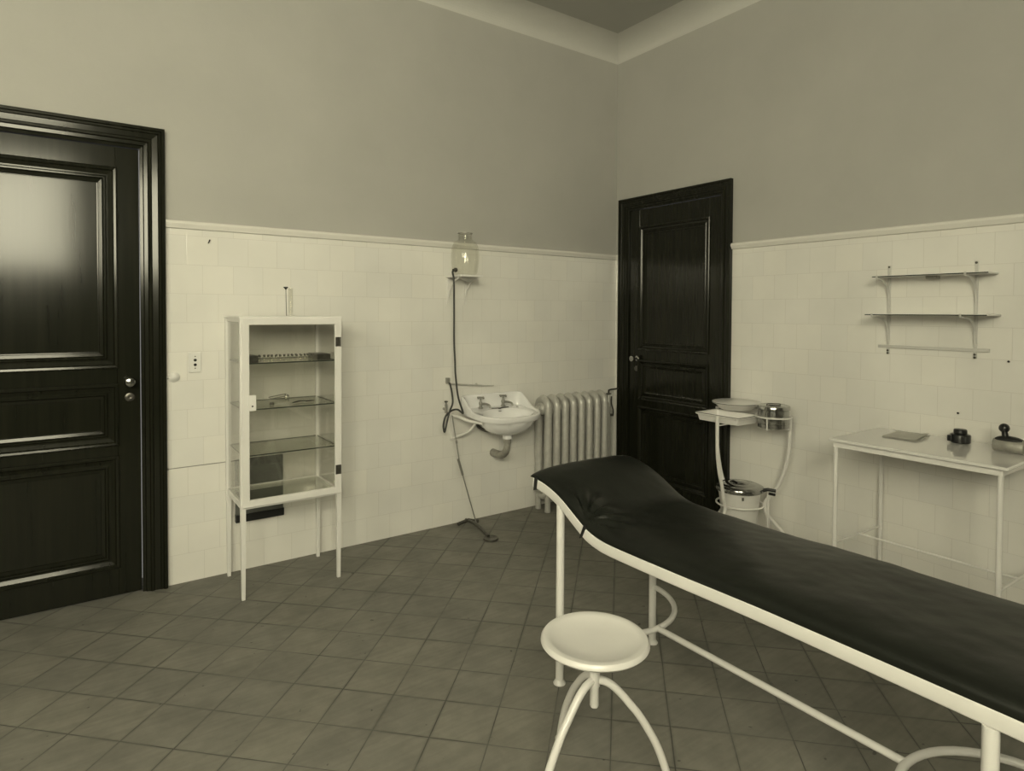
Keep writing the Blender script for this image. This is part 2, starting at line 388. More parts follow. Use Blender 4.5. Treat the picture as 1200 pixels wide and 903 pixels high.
# rear window and an added side window, high behind the viewer, daylit frosted panes
def window(name, P, a0, a1, z0, z1, bright):
    mE, nt, bb = newmat('daylit_frosted_glass')
    bb.inputs['Base Color'].default_value = (.6, .6, .55, 1); bb.inputs['Roughness'].default_value = .6
    bb.inputs['Emission Color'].default_value = (1, .94, .675, 1); bb.inputs['Emission Strength'].default_value = bright
    win = bpy.data.objects.new(name, None); COL.objects.link(win); win.location = P((a0+a1)/2, z0, 0); win['kind'] = 'structure'
    t = .06
    bm = B(); rectloop(bm, P, a0, a1, z0, z1, [(0, -.08), (0, -.01), (t, -.01), (t, -.08)]); obj('window_frame', bm, M_TRIM, win, smooth=False)
    def slab(ua, ub, za, zb, d0, d1, nm, m):
        p = [P(ua, za, d0), P(ub, zb, d1)]; bm = B()
        box(bm, [min(p[0][i], p[1][i]) for i in range(3)], [max(p[0][i], p[1][i]) for i in range(3)]); obj(nm, bm, m, win, smooth=False)
    xm = (a0+a1)/2
    slab(xm-.03, xm+.03, z0, z1, -.08, -.02, 'window_mullion', M_TRIM)
    for a, b_ in ((a0+t, xm-.03), (xm+.03, a1-t)): slab(a, b_, z0+t, z1-t, -.07, -.06, 'window_pane', mE)
window('window_1', lambda u, z, d: (u, Y0+d, z), WX0, WX1, WZ0, WZ1, 16.2)
window('added_side_window', lambda u, z, d: (X0+d, u, z), WY0, WY1, WZ0, WZ1, 6.5)  # side window added to brighten the right wall

# ------------------------------------------------------------ doors
def door(name, plane, u0, u1, zt, archw, leafrec, panels, stile, knob_u, side, mouldw):
    """u0..u1 outer architrave edges; plane(u,z,d): d outwards into room"""
    d = bpy.data.objects.new(name, None); COL.objects.link(d); d.location = plane((u0+u1)/2, 0, 0); d['kind'] = 'structure'
    bm = B(); w = archw
    prof = [(0, -.005), (0, .030), (.004, .034), (.016, .034), (.020, .027), (.030, .027), (.034, .022), (w*.52, .018), (w*.56, .023), (w*.66, .023), (w*.70, .015), (w*.84, .013), (w*.88, .005), (w, .002), (w, -leafrec-.03)]
    rectloop(bm, plane, u0, u1, 0, zt, prof, opened=True)
    obj('door_frame', bm, M_WOOD, d, smooth=False)
    a, b_, zz = u0+w, u1-w, zt-w
    # leaf built as stiles and rails round the panel openings
    bm = B(); th = .04
    def slab(ua, ub, za, zb, d0, d1):
        p = [plane(ua, za, d0), plane(ub, zb, d1)]
        lo = [min(p[0][i], p[1][i]) for i in range(3)]; hi = [max(p[0][i], p[1][i]) for i in range(3)]
        box(bm, lo, hi, .0015, seg=1)
    dl = -leafrec
    g = .003
    pu0, pu1 = a+stile, b_-stile
    slab(a+g, pu0, .006, zz-g, dl-th, dl); slab(pu1, b_-g, .006, zz-g, dl-th, dl)
    zs = [.006] + [z for p in panels for z in p] + [zz-g]
    for i in range(0, len(zs), 2): slab(pu0, pu1, zs[i], zs[i+1], dl-th, dl)
    leaf = obj('door_leaf', bm, M_WOOD, d, smooth=False)
    for (z0, z1) in panels:
        bm = B(); m = mouldw
        rectloop(bm, plane, pu0, pu1, z0, z1, [(-.008, dl-.001), (-.006, dl+.008), (0, dl+.012), (.010, dl+.010), (.016, dl+.002), (m*.45, dl-.006), (m*.55, dl-.006), (m*.62, dl-.002), (m*.72, dl-.002), (m*.80, dl-.011), (m, dl-.014), (m+.002, dl-.019), (m+.012, dl-.020)])
        obj('panel_moulding', bm, M_WOOD, leaf, smooth=False)
        bm = B()
        slab(pu0, pu1, z0, z1, dl-.034, dl-.0195)
        obj('door_panel', bm, M_WOOD, leaf, smooth=False)
    nrm = Vector(plane(0, 0, 1)) - Vector(plane(0, 0, 0))
    bm = B()
    lathe(bm, [(0, 0), (.021, 0), (.022, .003), (.017, .007), (.009, .009), (.0075, .03), (.010, .036), (.021, .040), (.026, .048), (.0265, .056), (.022, .064), (.010, .068), (0, .068)], plane(knob_u, 1.128, dl), 24, nrm)
    o = obj('door_knob', bm, M_CHROME, d); o['label'] = 'polished round metal knob'
    bm = B()
    lathe(bm, [(0, 0), (.022, 0), (.0225, .003), (.018, .005), (.006, .006), (.0, .003)], plane(knob_u, 1.045, dl), 24, nrm)
    k = obj('keyhole_plate', bm, M_DARKMETAL, d)
    return d
door('door_1', lambda u, z, d: (u, -d, z), D1[0], D1[1], D1[2], .115, .012, [(.155, .735), (.80, 1.115), (1.205, 2.236)], .107, -3.538, 1, .075)
door('door_2', lambda u, z, d: (-d, u, z), D2[0], D2[1], D2[2], .098, .012, [(.155, .735), (.80, 1.115), (1.205, 2.20)], .105, -.235, 1, .06)

# ------------------------------------------------------------ glass-fronted instrument cabinet
CX0, CX1, CY0, CY1, CZ0, CZ1 = -3.082, -2.550, -.422, -.035, .472, 1.474
cab = thing('instrument_cabinet', ((CX0+CX1)/2, (CY0+CY1)/2, 0), 'tall cream metal cabinet with glass door and sides on thin legs against the left wall', 'cabinet')
lw = .026
for (x, y) in ((CX0, CY0), (CX1-lw, CY0), (CX0, CY1-lw), (CX1-lw, CY1-lw)):
    bm = B()
    cx, cy = x+lw/2, y+lw/2
    R_ = []
    for z, w in ((0, .0085), (.02, .009), (CZ0, .0125), (CZ0+.02, .013), (CZ1-.012, .013)):
        R_.append([bm.verts.new((cx+sx*w, cy+sy*w, z)) for sx, sy in ((-1, -1), (1, -1), (1, 1), (-1, 1))])
    loft(bm, R_); obj('leg', bm, M_ENAMEL, cab, smooth=False)
rz = .03
for z, nm in ((CZ0, 'bottom_frame'), (CZ1-rz, 'top_frame')):
    bm = B(); box(bm, (CX0+.02, CY0+.004, z), (CX1-.02, CY0+.02, z+rz), .002)
    box(bm, (CX0+.02, CY1-.022, z), (CX1-.02, CY1-.004, z+rz), .002)
    for x in (CX0+.004, CX1-.022): box(bm, (x, CY0+.02, z), (x+.018, CY1-.02, z+rz), .002)
    obj(nm, bm, M_ENAMEL, cab, smooth=False)

bm = B(); box(bm, (CX0-.004, CY0-.004, CZ1-.012), (CX1+.004, CY1+.004, CZ1), .003); obj('top_panel', bm, M_ENAMEL, cab, smooth=False)
bm = B(); box(bm, (CX0+.018, CY0+.018, CZ0+.022), (CX1-.018, CY1-.018, CZ0+.028)); bm.faces.ensure_lookup_table(); obj('bottom_glass', bm, M_SHELFG, cab, smooth=False)
for x in (CX0+.010, CX1-.013):
    bm = B(); box(bm, (x, CY0+.024, CZ0+.03), (x+.003, CY1-.024, CZ1-.03)); obj('side_pane', bm, M_GLASS, cab, smooth=False)
bm = B(); box(bm, (CX0+.024, CY1-.013, CZ0+.03), (CX1-.024, CY1-.010, CZ1-.03)); obj('back_pane', bm, M_GLASS, cab, smooth=False)
for z in (.748, .988, 1.229):
    bm = B(); box(bm, (CX0+.019, CY0+.012, z-.004), (CX1-.019, CY1-.018, z+.002))
    for f in bm.faces: f.material_index = 0 if abs(f.normal.z) > .5 else 1
    obj('glass_shelf', bm, [M_SHELFG, M_EDGE], cab, smooth=False)
# door
DZ0, DZ1 = CZ0+.012, CZ1-.008
bm = B(); rectloop(bm, lambda u, z, d: (u, CY0-d, z), CX0+.006, CX1-.002, DZ0, DZ1, [(0, -.002), (0, .012), (.003, .014), (.034, .014), (.037, .010), (.037, -.002)])
cd = obj('cabinet_door', bm, M_ENAMEL, cab, smooth=False)
bm = B(); box(bm, (CX0+.038, CY0-.004, DZ0+.034), (CX1-.036, CY0-.001, DZ1-.034)); obj('door_pane', bm, M_GLASS, cd, smooth=False)
bm = B(); box(bm, (CX0+.036, CY0-.021, .985), (CX0+.074, CY0-.012, 1.067), .003); lt = obj('latch_plate', bm, M_ENAMEL, cd, smooth=False)
bm = B(); lathe(bm, [(0, 0), (.0045, 0), (.0045, .002), (0, .002)], (CX0+.055, CY0-.0205, 1.010), 12, (0, -1, 0)); obj('keyhole', bm, M_BLACK, lt)
for z in (.618, 1.333):
    bm = B(); box(bm, (CX1-.038, CY0-.018, z-.026), (CX1-.012, CY0-.0135, z+.026), .001)
    tube(bm, [(CX1-.010, CY0-.0165, z-.026), (CX1-.010, CY0-.0165, z+.026)], .0035, 8)
    h = obj('hinge', bm, M_DARKMETAL, cab, smooth=False)

# things in and on the cabinet
bm = B(); lathe(bm, [(0, 0), (.022, 0), (.023, .003), (.020, .006), (.012, .008), (.011, .012), (.0125, .02), (.0125, .150), (.0145, .155), (.0145, .157), (.012, .155), (.0115, .02), (0, .014)], (-2.765, -.2, CZ1+.001), 20)
tb = thing('glass_cylinder', (-2.765, -.2, CZ1+.001), 'slender clear glass cylinder with a dark funnel tip standing on top of the cabinet', 'glassware')
obj('cylinder_body', bm, M_TUBEG, tb)
bm = B(); tube(bm, [(-2.788, -.2, CZ1+.002), (-2.791, -.2, CZ1+.150)], .0018, 8)
lathe(bm, [(.0015, 0), (.004, .004), (.013, .014), (.0135, .017), (0, .017)], (-2.791, -.2, CZ1+.148), 16)
obj('funnel_rod', bm, M_BLACK, tb)
z1 = 1.2315
def ibox(x0, x1, y0, y1, h, label, name='instrument_case'):
    t_ = thing(name, ((x0+x1)/2, (y0+y1)/2, z1), label, 'case')
    bm = B(); rectloop(bm, lambda u, z, d: (u, z, z1+d), x0, x1, y0, y1, [(.001, 0), (0, .003), (0, h), (.003, h), (.003, .003)])
    f = [v for v in bm.verts]; box(bm, (x0+.002, y0+.002, z1), (x1-.002, y1-.002, z1+.004))
    obj('case_body', bm, M_DARKMETAL, t_, smooth=False)
    bm = B(); box(bm, (x0-.001, y0-.001, z1+h), (x1+.001, y1+.001, z1+h+.005), .002); obj('case_lid', bm, M_DARKMETAL, t_, smooth=False)
ibox(-3.045, -2.985, -.39, -.27, .030, 'small dark metal case at the left end of the upper cabinet shelf')
ibox(-2.665, -2.590, -.36, -.20, .026, 'small dark metal case at the right end of the upper cabinet shelf')
# vials
bm = B(); lathe(bm, [(0, 0), (.0085, 0), (.0095, .003), (.0095, .019), (.005, .023), (.005, .026), (0, .026)], (0, 0, 0), 14)
v0 = thing('glass_vial', (0, 0, 0), 'little stoppered glass vial in the row along the upper cabinet shelf', 'vial', 'glass vials in a row on the upper cabinet shelf')
obj('vial_body', bm, M_BOTTLE, v0)
bm = B(); lathe(bm, [(0, .024), (.0055, .024), (.0065, .030), (.005, .033), (0, .033)], (0, 0, 0), 12); obj('stopper', bm, M_DARKMETAL, v0)
k = 0
for row in (0, 1):
    for i in range(14):
        x = -2.965 + i*.0215 + row*.012 + random.uniform(-.003, .003); y = -.335 + row*.05 + random.uniform(-.006, .006)
        if x > -2.683: continue
        if k == 0: r = v0
        else:
            r = v0.copy(); COL.objects.link(r)
            for ch in list(v0.children):
                c2 = ch.copy(); COL.objects.link(c2); c2.parent = r
        r.location = (x, y, z1); k += 1
z2 = .9905
d_ = thing('instrument_dish', (-2.845, -.30, z2), 'tilted glass dish with dark rim lying on the second cabinet shelf', 'dish')
bm = B(); rot = Matrix.Rotation(-.14, 3, 'Y')
rectloop(bm, lambda u, z, d: Vector((-2.855, -.30, z2+.012)) + rot @ Vector((u, z, d)), -.045, .045, -.035, .035, [(.006, 0), (0, .032), (.0025, .032), (.008, .003)])
obj('dish_body', bm, M_TUBEG, d_, smooth=False)
bm = B(); box(bm, (-.040, -.030, 0), (.040, .030, .002)); bmesh.ops.transform(bm, matrix=Matrix.Translation((-2.855, -.30, z2+.012)) @ rot.to_4x4(), verts=bm.verts)
obj('dish_floor', bm, M_TUBEG, d_, smooth=False)
bm = B()
tube(bm, [Vector((-2.855, -.30, z2+.012)) + rot @ Vector(q) for q in ((-.045, -.035, .032), (.045, -.035, .032), (.045, .035, .032), (-.045, .035, .032))], .0018, 6, closed=True)
for sy in (-.033, .033): tube(bm, [Vector((-2.855, -.30, z2+.012)) + rot @ Vector((.045, sy, .032)), Vector((-2.855, -.30, z2+.012)) + rot @ Vector((.040, sy, 0))], .0022, 6)
obj('dish_rim', bm, M_DARKMETAL, d_)
bm = B(); lathe(bm, [(0, 0), (.012, 0), (.012, .010), (.010, .012), (0, .012)], (-2.895, -.30, z2), 14); tag(obj('dark_cap', bm, M_DARKMETAL), 'small dark cap propping the left end of the tilted glass dish', 'dark_cap')  # small dark cap, as from a bottle
def forceps(x, y, ang, L_, label, kind=0):
    t_ = thing('forceps' if kind == 0 else 'clamp', (x, y, z2+.001), label, 'instrument')
    R2 = Matrix.Rotation(ang, 3, 'Z'); c0 = Vector((x, y, z2+.006))
    for s_ in (-1, 1):
        bm = B(); tube(bm, [c0 + R2 @ Vector(q) for q in ((-L_/2, s_*.001, 0), (-L_*.1, s_*.007, .001), (L_*.25, s_*.005, .001), (L_/2, s_*.001, 0))], .0024, 8, sm=4)
        if kind: tube(bm, [c0 + R2 @ (Vector((L_/2+.008, s_*.009, 0)) + Vector((.008*math.cos(a*PI/5), .007*math.sin(a*PI/5), 0))) for a in range(10)], .002, 6, closed=True)
        obj('arm', bm, M_DARKMETAL, t_)
    bm = B(); sphere(bm, c0 + R2 @ Vector((-L_/2 if not kind else 0, 0, 0)), .004, 8); obj('joint', bm, M_DARKMETAL, t_)
forceps(-2.765, -.31, .5, .05, 'short metal forceps lying next to the tilted glass dish')
forceps(-2.725, -.29, -.3, .06, 'dark ring-handled clamp lying between the two pairs of forceps', 1)
forceps(-2.690, -.31, .2, .045, 'short metal forceps nearest the hinge side of the second cabinet shelf')

# electrical bits on the left wall
sw = thing('socket_plate', (-3.230, 0, 1.16), 'square ivory plate with a vertical row of dark holes between the door and cabinet', 'socket')
bm = B(); box(bm, (-3.262, -.010, 1.160), (-3.198, .0, 1.272), .004); obj('plate', bm, M_PLATE, sw, smooth=False)
for z, r in ((1.249, .0035), (1.229, .008), (1.203, .008), (1.184, .0035)):
    bm = B(); lathe(bm, [(0, 0), (r, 0), (r, .0015), (0, .002)], (-3.229, -.0095, z), 16, (0, -1, 0)); obj('hole' if r > .005 else 'screw', bm, M_BLACK if r > .005 else M_DARKMETAL, sw)
kn = thing('wall_knob', (-3.336, 0, 1.12), 'pale round knob on the tiles right beside the left door frame', 'knob')  # plain round knob fixed to the wall
bm = B(); lathe(bm, [(0, 0), (.026, 0), (.028, .004), (.027, .010), (.020, .014), (.017, .018), (.010, .022), (0, .023)], (-3.333, 0, 1.140), 24, (0, -1, 0)); obj('knob_disc', bm, M_PLATE, kn)
bm = B(); tube(bm, [(-3.372, -.010, 1.142), (-3.357, -.010, 1.141)], .006, 8); obj('knob_stem', bm, M_PLATE, kn)
bx_ = thing('electrical_box', (-2.89, 0, .28), 'dark flat metal box fixed low on the wall behind the glass cabinet', 'box')
bm = B(); box(bm, (-3.026, -.022, .300), (-2.762, 0, .648), .002); obj('box_body', bm, M_BOX, bx_, smooth=False)
bm = B(); box(bm, (-3.028, -.030, .286), (-2.758, 0, .330), .003); o = obj('lower_strip', bm, M_BLACK, bx_, smooth=False); o['label'] = 'black strip along the lower edge'
bm = B(); tube(bm, [(-3.368, -.003, .640), (-3.2, -.003, .641), (-3.02, -.004, .642)], .0022, 6); tube(bm, [(-3.366, -.0, .640), (-3.366, -.006, .640)], .006, 8)
tag(obj('electric_cable', bm, M_WIRE), 'thin dark cable running along the tiles from the left door to behind the cabinet', 'cable')

# ------------------------------------------------------------ washbasin
bcx = -1.280
wb = thing('wash_basin', (bcx, 0, .62), 'white porcelain washbasin with two taps on iron brackets beside the radiator', 'washbasin')
def outline(a, hw, dep, yb, e=2.6):
    """a 0..2pi; D-shaped outline: straight at the wall, round in front"""
    c, s = math.cos(a), math.sin(a)
    x = hw*math.copysign(abs(c)**(2/e), c); y = -dep*math.copysign(abs(s)**(2/e), s)
    return x, y
NR = 72
def ring(bm, hw, dep_f, dep_b, yc, zf, dx=0, e=2.8, eb=7):
    out = []
    for k in range(NR):
        a = 2*PI*k/NR; c, s = math.cos(a), math.sin(a)
        if s >= 0: x = hw*math.copysign(abs(c)**(2/e), c); y = yc - dep_f*abs(s)**(2/e)
        else: x = hw*math.copysign(abs(c)**(2/eb), c); y = yc + dep_b*abs(s)**(2/eb)
        out.append(bm.verts.new((bcx+dx+x, y, zf(x, y))))
    return out
def sstep(t): t = max(0, min(1, t)); return t*t*(3-2*t)
def top(x, y): return .776 + .045*(1+y/.42)            # deck level rises towards the wall
def lip(x, y):                                           # raised splash along wall and shoulders
    return top(x, y) + .008 + .080*sstep(1 - (-y-.03)/.17)
YC = -.13
bm = B()
rings = [
    ring(bm, .250, .252, .126, YC, lambda x, y: top(x, y)-.036),
    ring(bm, .260, .265, .128, YC, lambda x, y: top(x, y)-.034),
    ring(bm, .266, .273, .129, YC, lambda x, y: top(x, y)-.020),
    ring(bm, .267, .274, .129, YC, lambda x, y: lip(x, y)-.006),
    ring(bm, .262, .269, .126, YC, lambda x, y: lip(x, y)),
    ring(bm, .252, .258, .117, YC, lambda x, y: lip(x, y)),
    ring(bm, .243, .249, .108, YC, lambda x, y: lip(x, y)-.010),
    ring(bm, .230, .236, .095, YC, lambda x, y: top(x, y)-.002),
]
yb = -.235
def bowl(hw, d, z, e=2.2): return ring(bm, hw, d, d, yb, lambda x, y: z, e=e, eb=e)
def bowlt(hw, d, dz, e=2.2): return ring(bm, hw, d, d, yb, lambda x, y: top(x, y)+dz, e=e, eb=e)
rings += [bowlt(.200, .128, -.004), bowlt(.190, .120, -.012), bowlt(.178, .112, -.04), bowl(.155, .100, .71), bowl(.11, .072, .685), bowl(.02, .02, .675)]
loft(bm, rings, cap=False)
# underside
r2 = [rings[0], bowlt(.212, .148, -.040), bowl(.198, .138, .715), bowl(.165, .115, .680), bowl(.11, .08, .655), bowl(.045, .040, .643), bowl(.034, .034, .637), bowl(.034, .034, .612), bowl(.02, .02, .610)]
loft(bm, r2, cap=False)
bm.faces.new(r2[-1]); bm.faces.new(rings[-1])
obj('basin', bm, M_PORC, wb)
def tap(x, y):
    z0 = top(0, y)-.001
    bm = B(); lathe(bm, [(0, 0), (.018, 0), (.019, .005), (.012, .010), (.010, .022), (.013, .030), (.013, .042), (.009, .048), (.006, .058), (.008, .064), (.005, .070), (0, .070)], (x, y, z0), 16)
    tube(bm, [(x, y, z0+.030), (x+.012, y-.035, z0+.036), (x+.026, y-.07, z0+.030), (x+.030, y-.082, z0+.012)], [.009, .007], 10, sm=4)
    t_ = obj('tap', bm, M_TAP, wb)
    bm = B(); 
    for a in (0.3, 0.3+PI/2):
        dx, dy = .027*math.cos(a), .027*math.sin(a)
        tube(bm, [(x-dx, y-dy, z0+.076), (x, y, z0+.079), (x+dx, y+dy, z0+.076)], .0055, 8)
        sphere(bm, (x-dx, y-dy, z0+.076), .0075, 8); sphere(bm, (x+dx, y+dy, z0+.076), .0075, 8)
    lathe(bm, [(0, .068), (.009, .070), (.009, .082), (0, .085)], (x, y, z0), 12)
    obj('tap_handle', bm, M_TAP, t_)
tap(-1.397, -.065); tap(-1.203, -.065)
bm = B(); tube(bm, [(-1.330, -.105, .8125), (-1.255, -.115, .811), (-1.185, -.110, .812)], .0035, 8, sm=4); lathe(bm, [(0, 0), (.010, 0), (.010, .004), (0, .006)], (-1.27, -.12, .807), 14)
obj('plug_chain', bm, M_DARKMETAL, wb)
for x, y in ((-1.10, -.10), (-1.30, -.17)):
    bm = B(); lathe(bm, [(0, 0), (.011, 0), (.011, .002), (0, .004)], (x, y, top(0, y)-.004), 14, None); obj('drain_hole_ring', bm, M_DARKMETAL, wb)
# waste trap
bm = B(); lathe(bm, [(.0, .575), (.024, .575), (.026, .580), (.026, .608), (.022, .613), (0, .613)], (bcx, yb, 0), 18)
tube(bm, [(bcx, yb, .59), (bcx, yb+.004, .553), (bcx+.002, yb+.022, .518), (bcx+.007, yb+.055, .492), (bcx+.014, yb+.10, .476), (bcx+.024, yb+.16, .468), (bcx+.032, -.0, .466)], [.024, .029], 14, sm=6)
obj('waste_trap', bm, M_PIPE, wb)
bm = B(); tube(bm, [(bcx-.115, -.012, .70), (bcx-.12, -.05, .675), (bcx-.09, -.10, .655), (bcx-.03, -.13, .65), (bcx+.05, -.10, .65), (bcx+.09, -.012, .65)], .011, 10, sm=6)
obj('supply_pipe', bm, M_DARKMETAL, wb)
bm = B(); lathe(bm, [(0, 0), (.014, 0), (.014, .010), (.006, .016), (.006, .02), (0, .02)], (bcx+.155, 0, .640), 12, (0, -1, 0)); obj('pipe_stub', bm, M_BLACK, wb)
# iron brackets
for bx0 in (-1.60, -1.035):
    bm = B(); sec = [(-1, -.45), (1, -.45), (1, .45), (-1, .45)]
    tube(bm, [(bx0, -.008, .775), (bx0, -.008, .60)], .012, sec=sec)
    if bx0 < -1.3:
        tube(bm, [(bx0, -.010, .770), (bx0+.02, -.06, .768), (bx0+.055, -.15, .748), (bx0+.10, -.26, .742)], .011, 10, sm=4)
        tube(bm, [(bx0, -.012, .615), (bx0+.035, -.06, .635), (bx0+.068, -.14, .680), (bx0+.082, -.20, .745)], .009, 10, sm=5)
    else:
        tube(bm, [(bx0, -.010, .770), (bx0-.04, -.12, .748), (bx0-.08, -.22, .742)], .011, 10, sm=4)
        tube(bm, [(bx0, -.012, .615), (bx0-.03, -.06, .635), (bx0-.055, -.13, .680), (bx0-.065, -.18, .745)], .009, 10, sm=5)
    obj('bracket', bm, M_ENAMEL, wb)

# wall valve left of the basin
wv = thing('wall_valve', (-1.662, 0, .80), 'small metal stop valve on the wall left of the washbasin', 'valve')
bm = B(); tube(bm, [(-1.662, 0, .825), (-1.662, -.035, .825)], .009, 10); tube(bm, [(-1.662, -.035, .800), (-1.662, -.035, .860)], .010, 10); obj('valve_body', bm, M_TAP, wv)
bm = B(); lathe(bm, [(0, 0), (.004, 0), (.004, .015), (.013, .017), (.013, .025), (0, .028)], (-1.662, -.035, .858), 12); obj('valve_wheel', bm, M_DARKMETAL, wv)
# swinging towel arm
ta = thing('towel_arm', (-1.638, 0, 1.0), 'thin metal swinging arm fixed to the wall above the washbasin', 'towel arm')
bm = B(); box(bm, (-1.650, -.020, 1.000), (-1.622, 0, 1.042), .003); obj('wall_block', bm, M_TAP, ta, smooth=False)
bm = B(); tube(bm, [(-1.638, -.018, .998), (-1.60, -.022, .996), (-1.36, -.028, .972)], .006, 10); sphere(bm, (-1.41, -.028, .984), .009, 10); tube(bm, [(-1.37, -.028, .972), (-1.26, -.028, .965)], .0035, 8); obj('arm', bm, M_RAD, ta)

# bottle shelf, bottle and hose
bs = thing('bottle_shelf', (-1.56, 0, 1.55), 'small white wall shelf on two curved brackets carrying the glass bottle', 'shelf')
BX, BY, BZ = -1.560, -.115, 1.757
bm = B(); box(bm, (-1.655, -.215, 1.740), (-1.475, -.005, 1.755), .004); obj('shelf_board', bm, M_ENAMEL, bs, smooth=False)
bm = B(); lathe(bm, [(0, -.028), (.020, -.026), (.055, -.008), (.062, -.001), (0, -.001)], (BX+.03, -.11, 1.740), 20); obj('shelf_boss', bm, M_RAD, bs)
for x in (-1.630, -1.492):
    bm = B(); tube(bm, [(x, -.006, 1.738), (x, -.006, 1.555)], .008, sec=[(-1, -.5), (1, -.5), (1, .5), (-1, .5)])
    tube(bm, [(x, -.008, 1.60), (x, -.03, 1.655), (x, -.08, 1.71), (x, -.16, 1.738)], .006, 8, sm=5); obj('bracket', bm, M_ENAMEL, bs)
bt = thing('irrigator_bottle', (BX, BY, BZ), 'big clear glass bottle with short neck on the small shelf above the washbasin', 'bottle')
prof = [(0, .001), (.060, .001), (.078, .006), (.087, .025), (.096, .09), (.098, .13), (.094, .18), (.086, .205), (.080, .212), (.082, .217), (.080, .224), (.060, .236), (.050, .240), (.048, .250), (.047, .280), (.050, .287), (.049, .290), (.045, .290), (.044, .245), (.0, .243)]
bm = B(); lathe(bm, prof[:-2] + [(.044, .285)], (BX, BY, BZ), 40, cap=False); obj('bottle_glass', bm, M_BOTTLE, bt)
bm = B(); tube(bm, [(BX, BY, BZ+.287), (BX, BY, BZ+.288)], .0485, 32); bm.free()
bm = B(); lathe(bm, [(.0475, 0), (.0505, 0), (.0505, .006), (.0475, .006), (.0475, 0)], (BX, BY, BZ+.284), 32, cap=False); obj('neck_lip', bm, M_PIPE, bt)
bm = B(); tube(bm, [(BX-.080, BY-.02, BZ+.030), (BX-.112, BY-.03, BZ+.028)], [.012, .010], 12); sphere(bm, (BX-.090, BY-.025, BZ+.030), .016, 12); obj('outlet_spout', bm, M_DARKMETAL, bt)
HY = -.16
hp = [(BX-.112, BY-.03, BZ+.026), (-1.684, HY, 1.765), (-1.674, HY, 1.706), (-1.672, HY, 1.5), (-1.671, HY, 1.302), (-1.664, HY, 1.17), (-1.659, HY, 1.07), (-1.638, HY, .923), (-1.600, HY, .815), (-1.615, HY, .818), (-1.644, HY, .838), (-1.691, HY, .834), (-1.735, HY, .800), (-1.752, HY, .742), (-1.743, HY, .695), (-1.726, HY, .757), (-1.708, HY, .825), (-1.671, HY+.02, .879), (-1.663, HY+.04, .942), (-1.645, -.06, 1.000), (-1.636, -.03, 1.005)]
bm = B(); tube(bm, hp, .0065, 10, sm=7); tag(obj('rubber_hose', bm, M_RUBBER), 'dark rubber hose hanging from the glass bottle and looping beside the washbasin', 'hose')

# foot pedal with pull rod
fp = thing('foot_pedal', (-1.53, -.2, 0), 'foot pedal on the floor under the washbasin with a long thin pull rod', 'pedal')
bm = B(); tube(bm, [(-1.668, -.13, .795), (-1.643, -.15, .60), (-1.629, -.17, .456), (-1.497, -.17, .038)], .0042, 8); tube(bm, [(-1.640, -.165, .50), (-1.618, -.17, .42), (-1.607, -.17, .386)], .0085, 10)
tube(bm, [(-1.646, -.148, .625), (-1.643, -.15, .605)], .0075, 8)
obj('pull_rod', bm, M_TAP, fp)
bm = B(); tube(bm, [(-1.505, -.045, .025), (-1.500, -.17, .030), (-1.520, -.30, .022), (-1.535, -.385, .014)], .011, 10, sm=4); tube(bm, [(-1.58, -.06, .012), (-1.50, -.07, .030), (-1.43, -.09, .012)], .012, 10)
obj('pedal_lever', bm, M_DARKMETAL, fp)
bm = B(); lathe(bm, [(0, 0), (.044, .0), (.050, .006), (.048, .016), (.035, .014), (.010, .011), (0, .011)], (-1.540, -.420, 0.001), 20); obj('foot_plate', bm, M_DARKMETAL, fp)

# ------------------------------------------------------------ radiator
ra = thing('radiator', (-.55, -.13, 0), 'silvery cast iron column radiator with eight sections between washbasin and dark door', 'radiator')
RX0, RP = -.872, .0825
ys = (-.068, -.182)
for i in range(8):
    x = RX0 + i*RP
    bm = B()
    # two-column loop section, rounded top and bottom
    pts = []
    zt, zb = .822, .135
    hd = (ys[0]-ys[1])/2; yc = (ys[0]+ys[1])/2
    for a in range(0, 13): pts.append((x, yc + hd*math.cos(PI*a/12), zt-hd*.55 + hd*.9*math.sin(PI*a/12)))
    for a in range(0, 13): pts.append((x, yc - hd*math.cos(PI*a/12), zb+hd*.55 - hd*.9*math.sin(PI*a/12)))
    P = [Vector(p) for p in pts]
    rr = []
    for p in P:
        f = sstep((p.z-.72)/.08) + sstep((.22-p.z)/.08)
        rr.append(.0255 + .006*f)
    tube(bm, P, rr, 14, closed=True)
    # hubs joining to neighbours
    for z in (.775, .175): tube(bm, [(x-RP/2, yc, z), (x-.02, yc, z), (x+.02, yc, z), (x+RP/2, yc, z)], [.036, .050, .050, .036], 16)
    # small rib on the crown
    tube(bm, [(x, yc + (hd+.014)*math.cos(PI*a/10), zt-hd*.55 + (hd*.9+.028)*math.sin(PI*a/10)) for a in range(1, 10)], .010, 8)
    if i in (0, 7):
        for y in ys: tube(bm, [(x, y, .16), (x, y, .03), (x, y, 0.001)], [.020, .024], 10)
    obj('radiator_section', bm, M_RAD, ra)
for z in (.775, .175):
    bm = B(); sphere(bm, (RX0-.055, yc, z), .026, 14); tube(bm, [(RX0-.06, yc, z), (RX0-.03, yc, z)], .03, 8); obj('end_plug', bm, M_RAD, ra)
vx = -.195
bm = B(); tube(bm, [(RX0+7.5*RP-.01, yc, .775), (vx, yc, .775)], .014, 12); lathe(bm, [(0, .72), (.016, .72), (.018, .74), (.022, .765), (.018, .79), (.012, .80), (.010, .83), (0, .83)], (vx, yc, 0), 14)
tube(bm, [(vx, yc, .73), (vx, yc, .66), (vx, yc, 0.0)], .010, 10); tube(bm, [(vx+.035, yc, .70), (vx+.035, yc, 0.0)], .007, 10)
obj('supply_pipe', bm, M_RAD, ra)
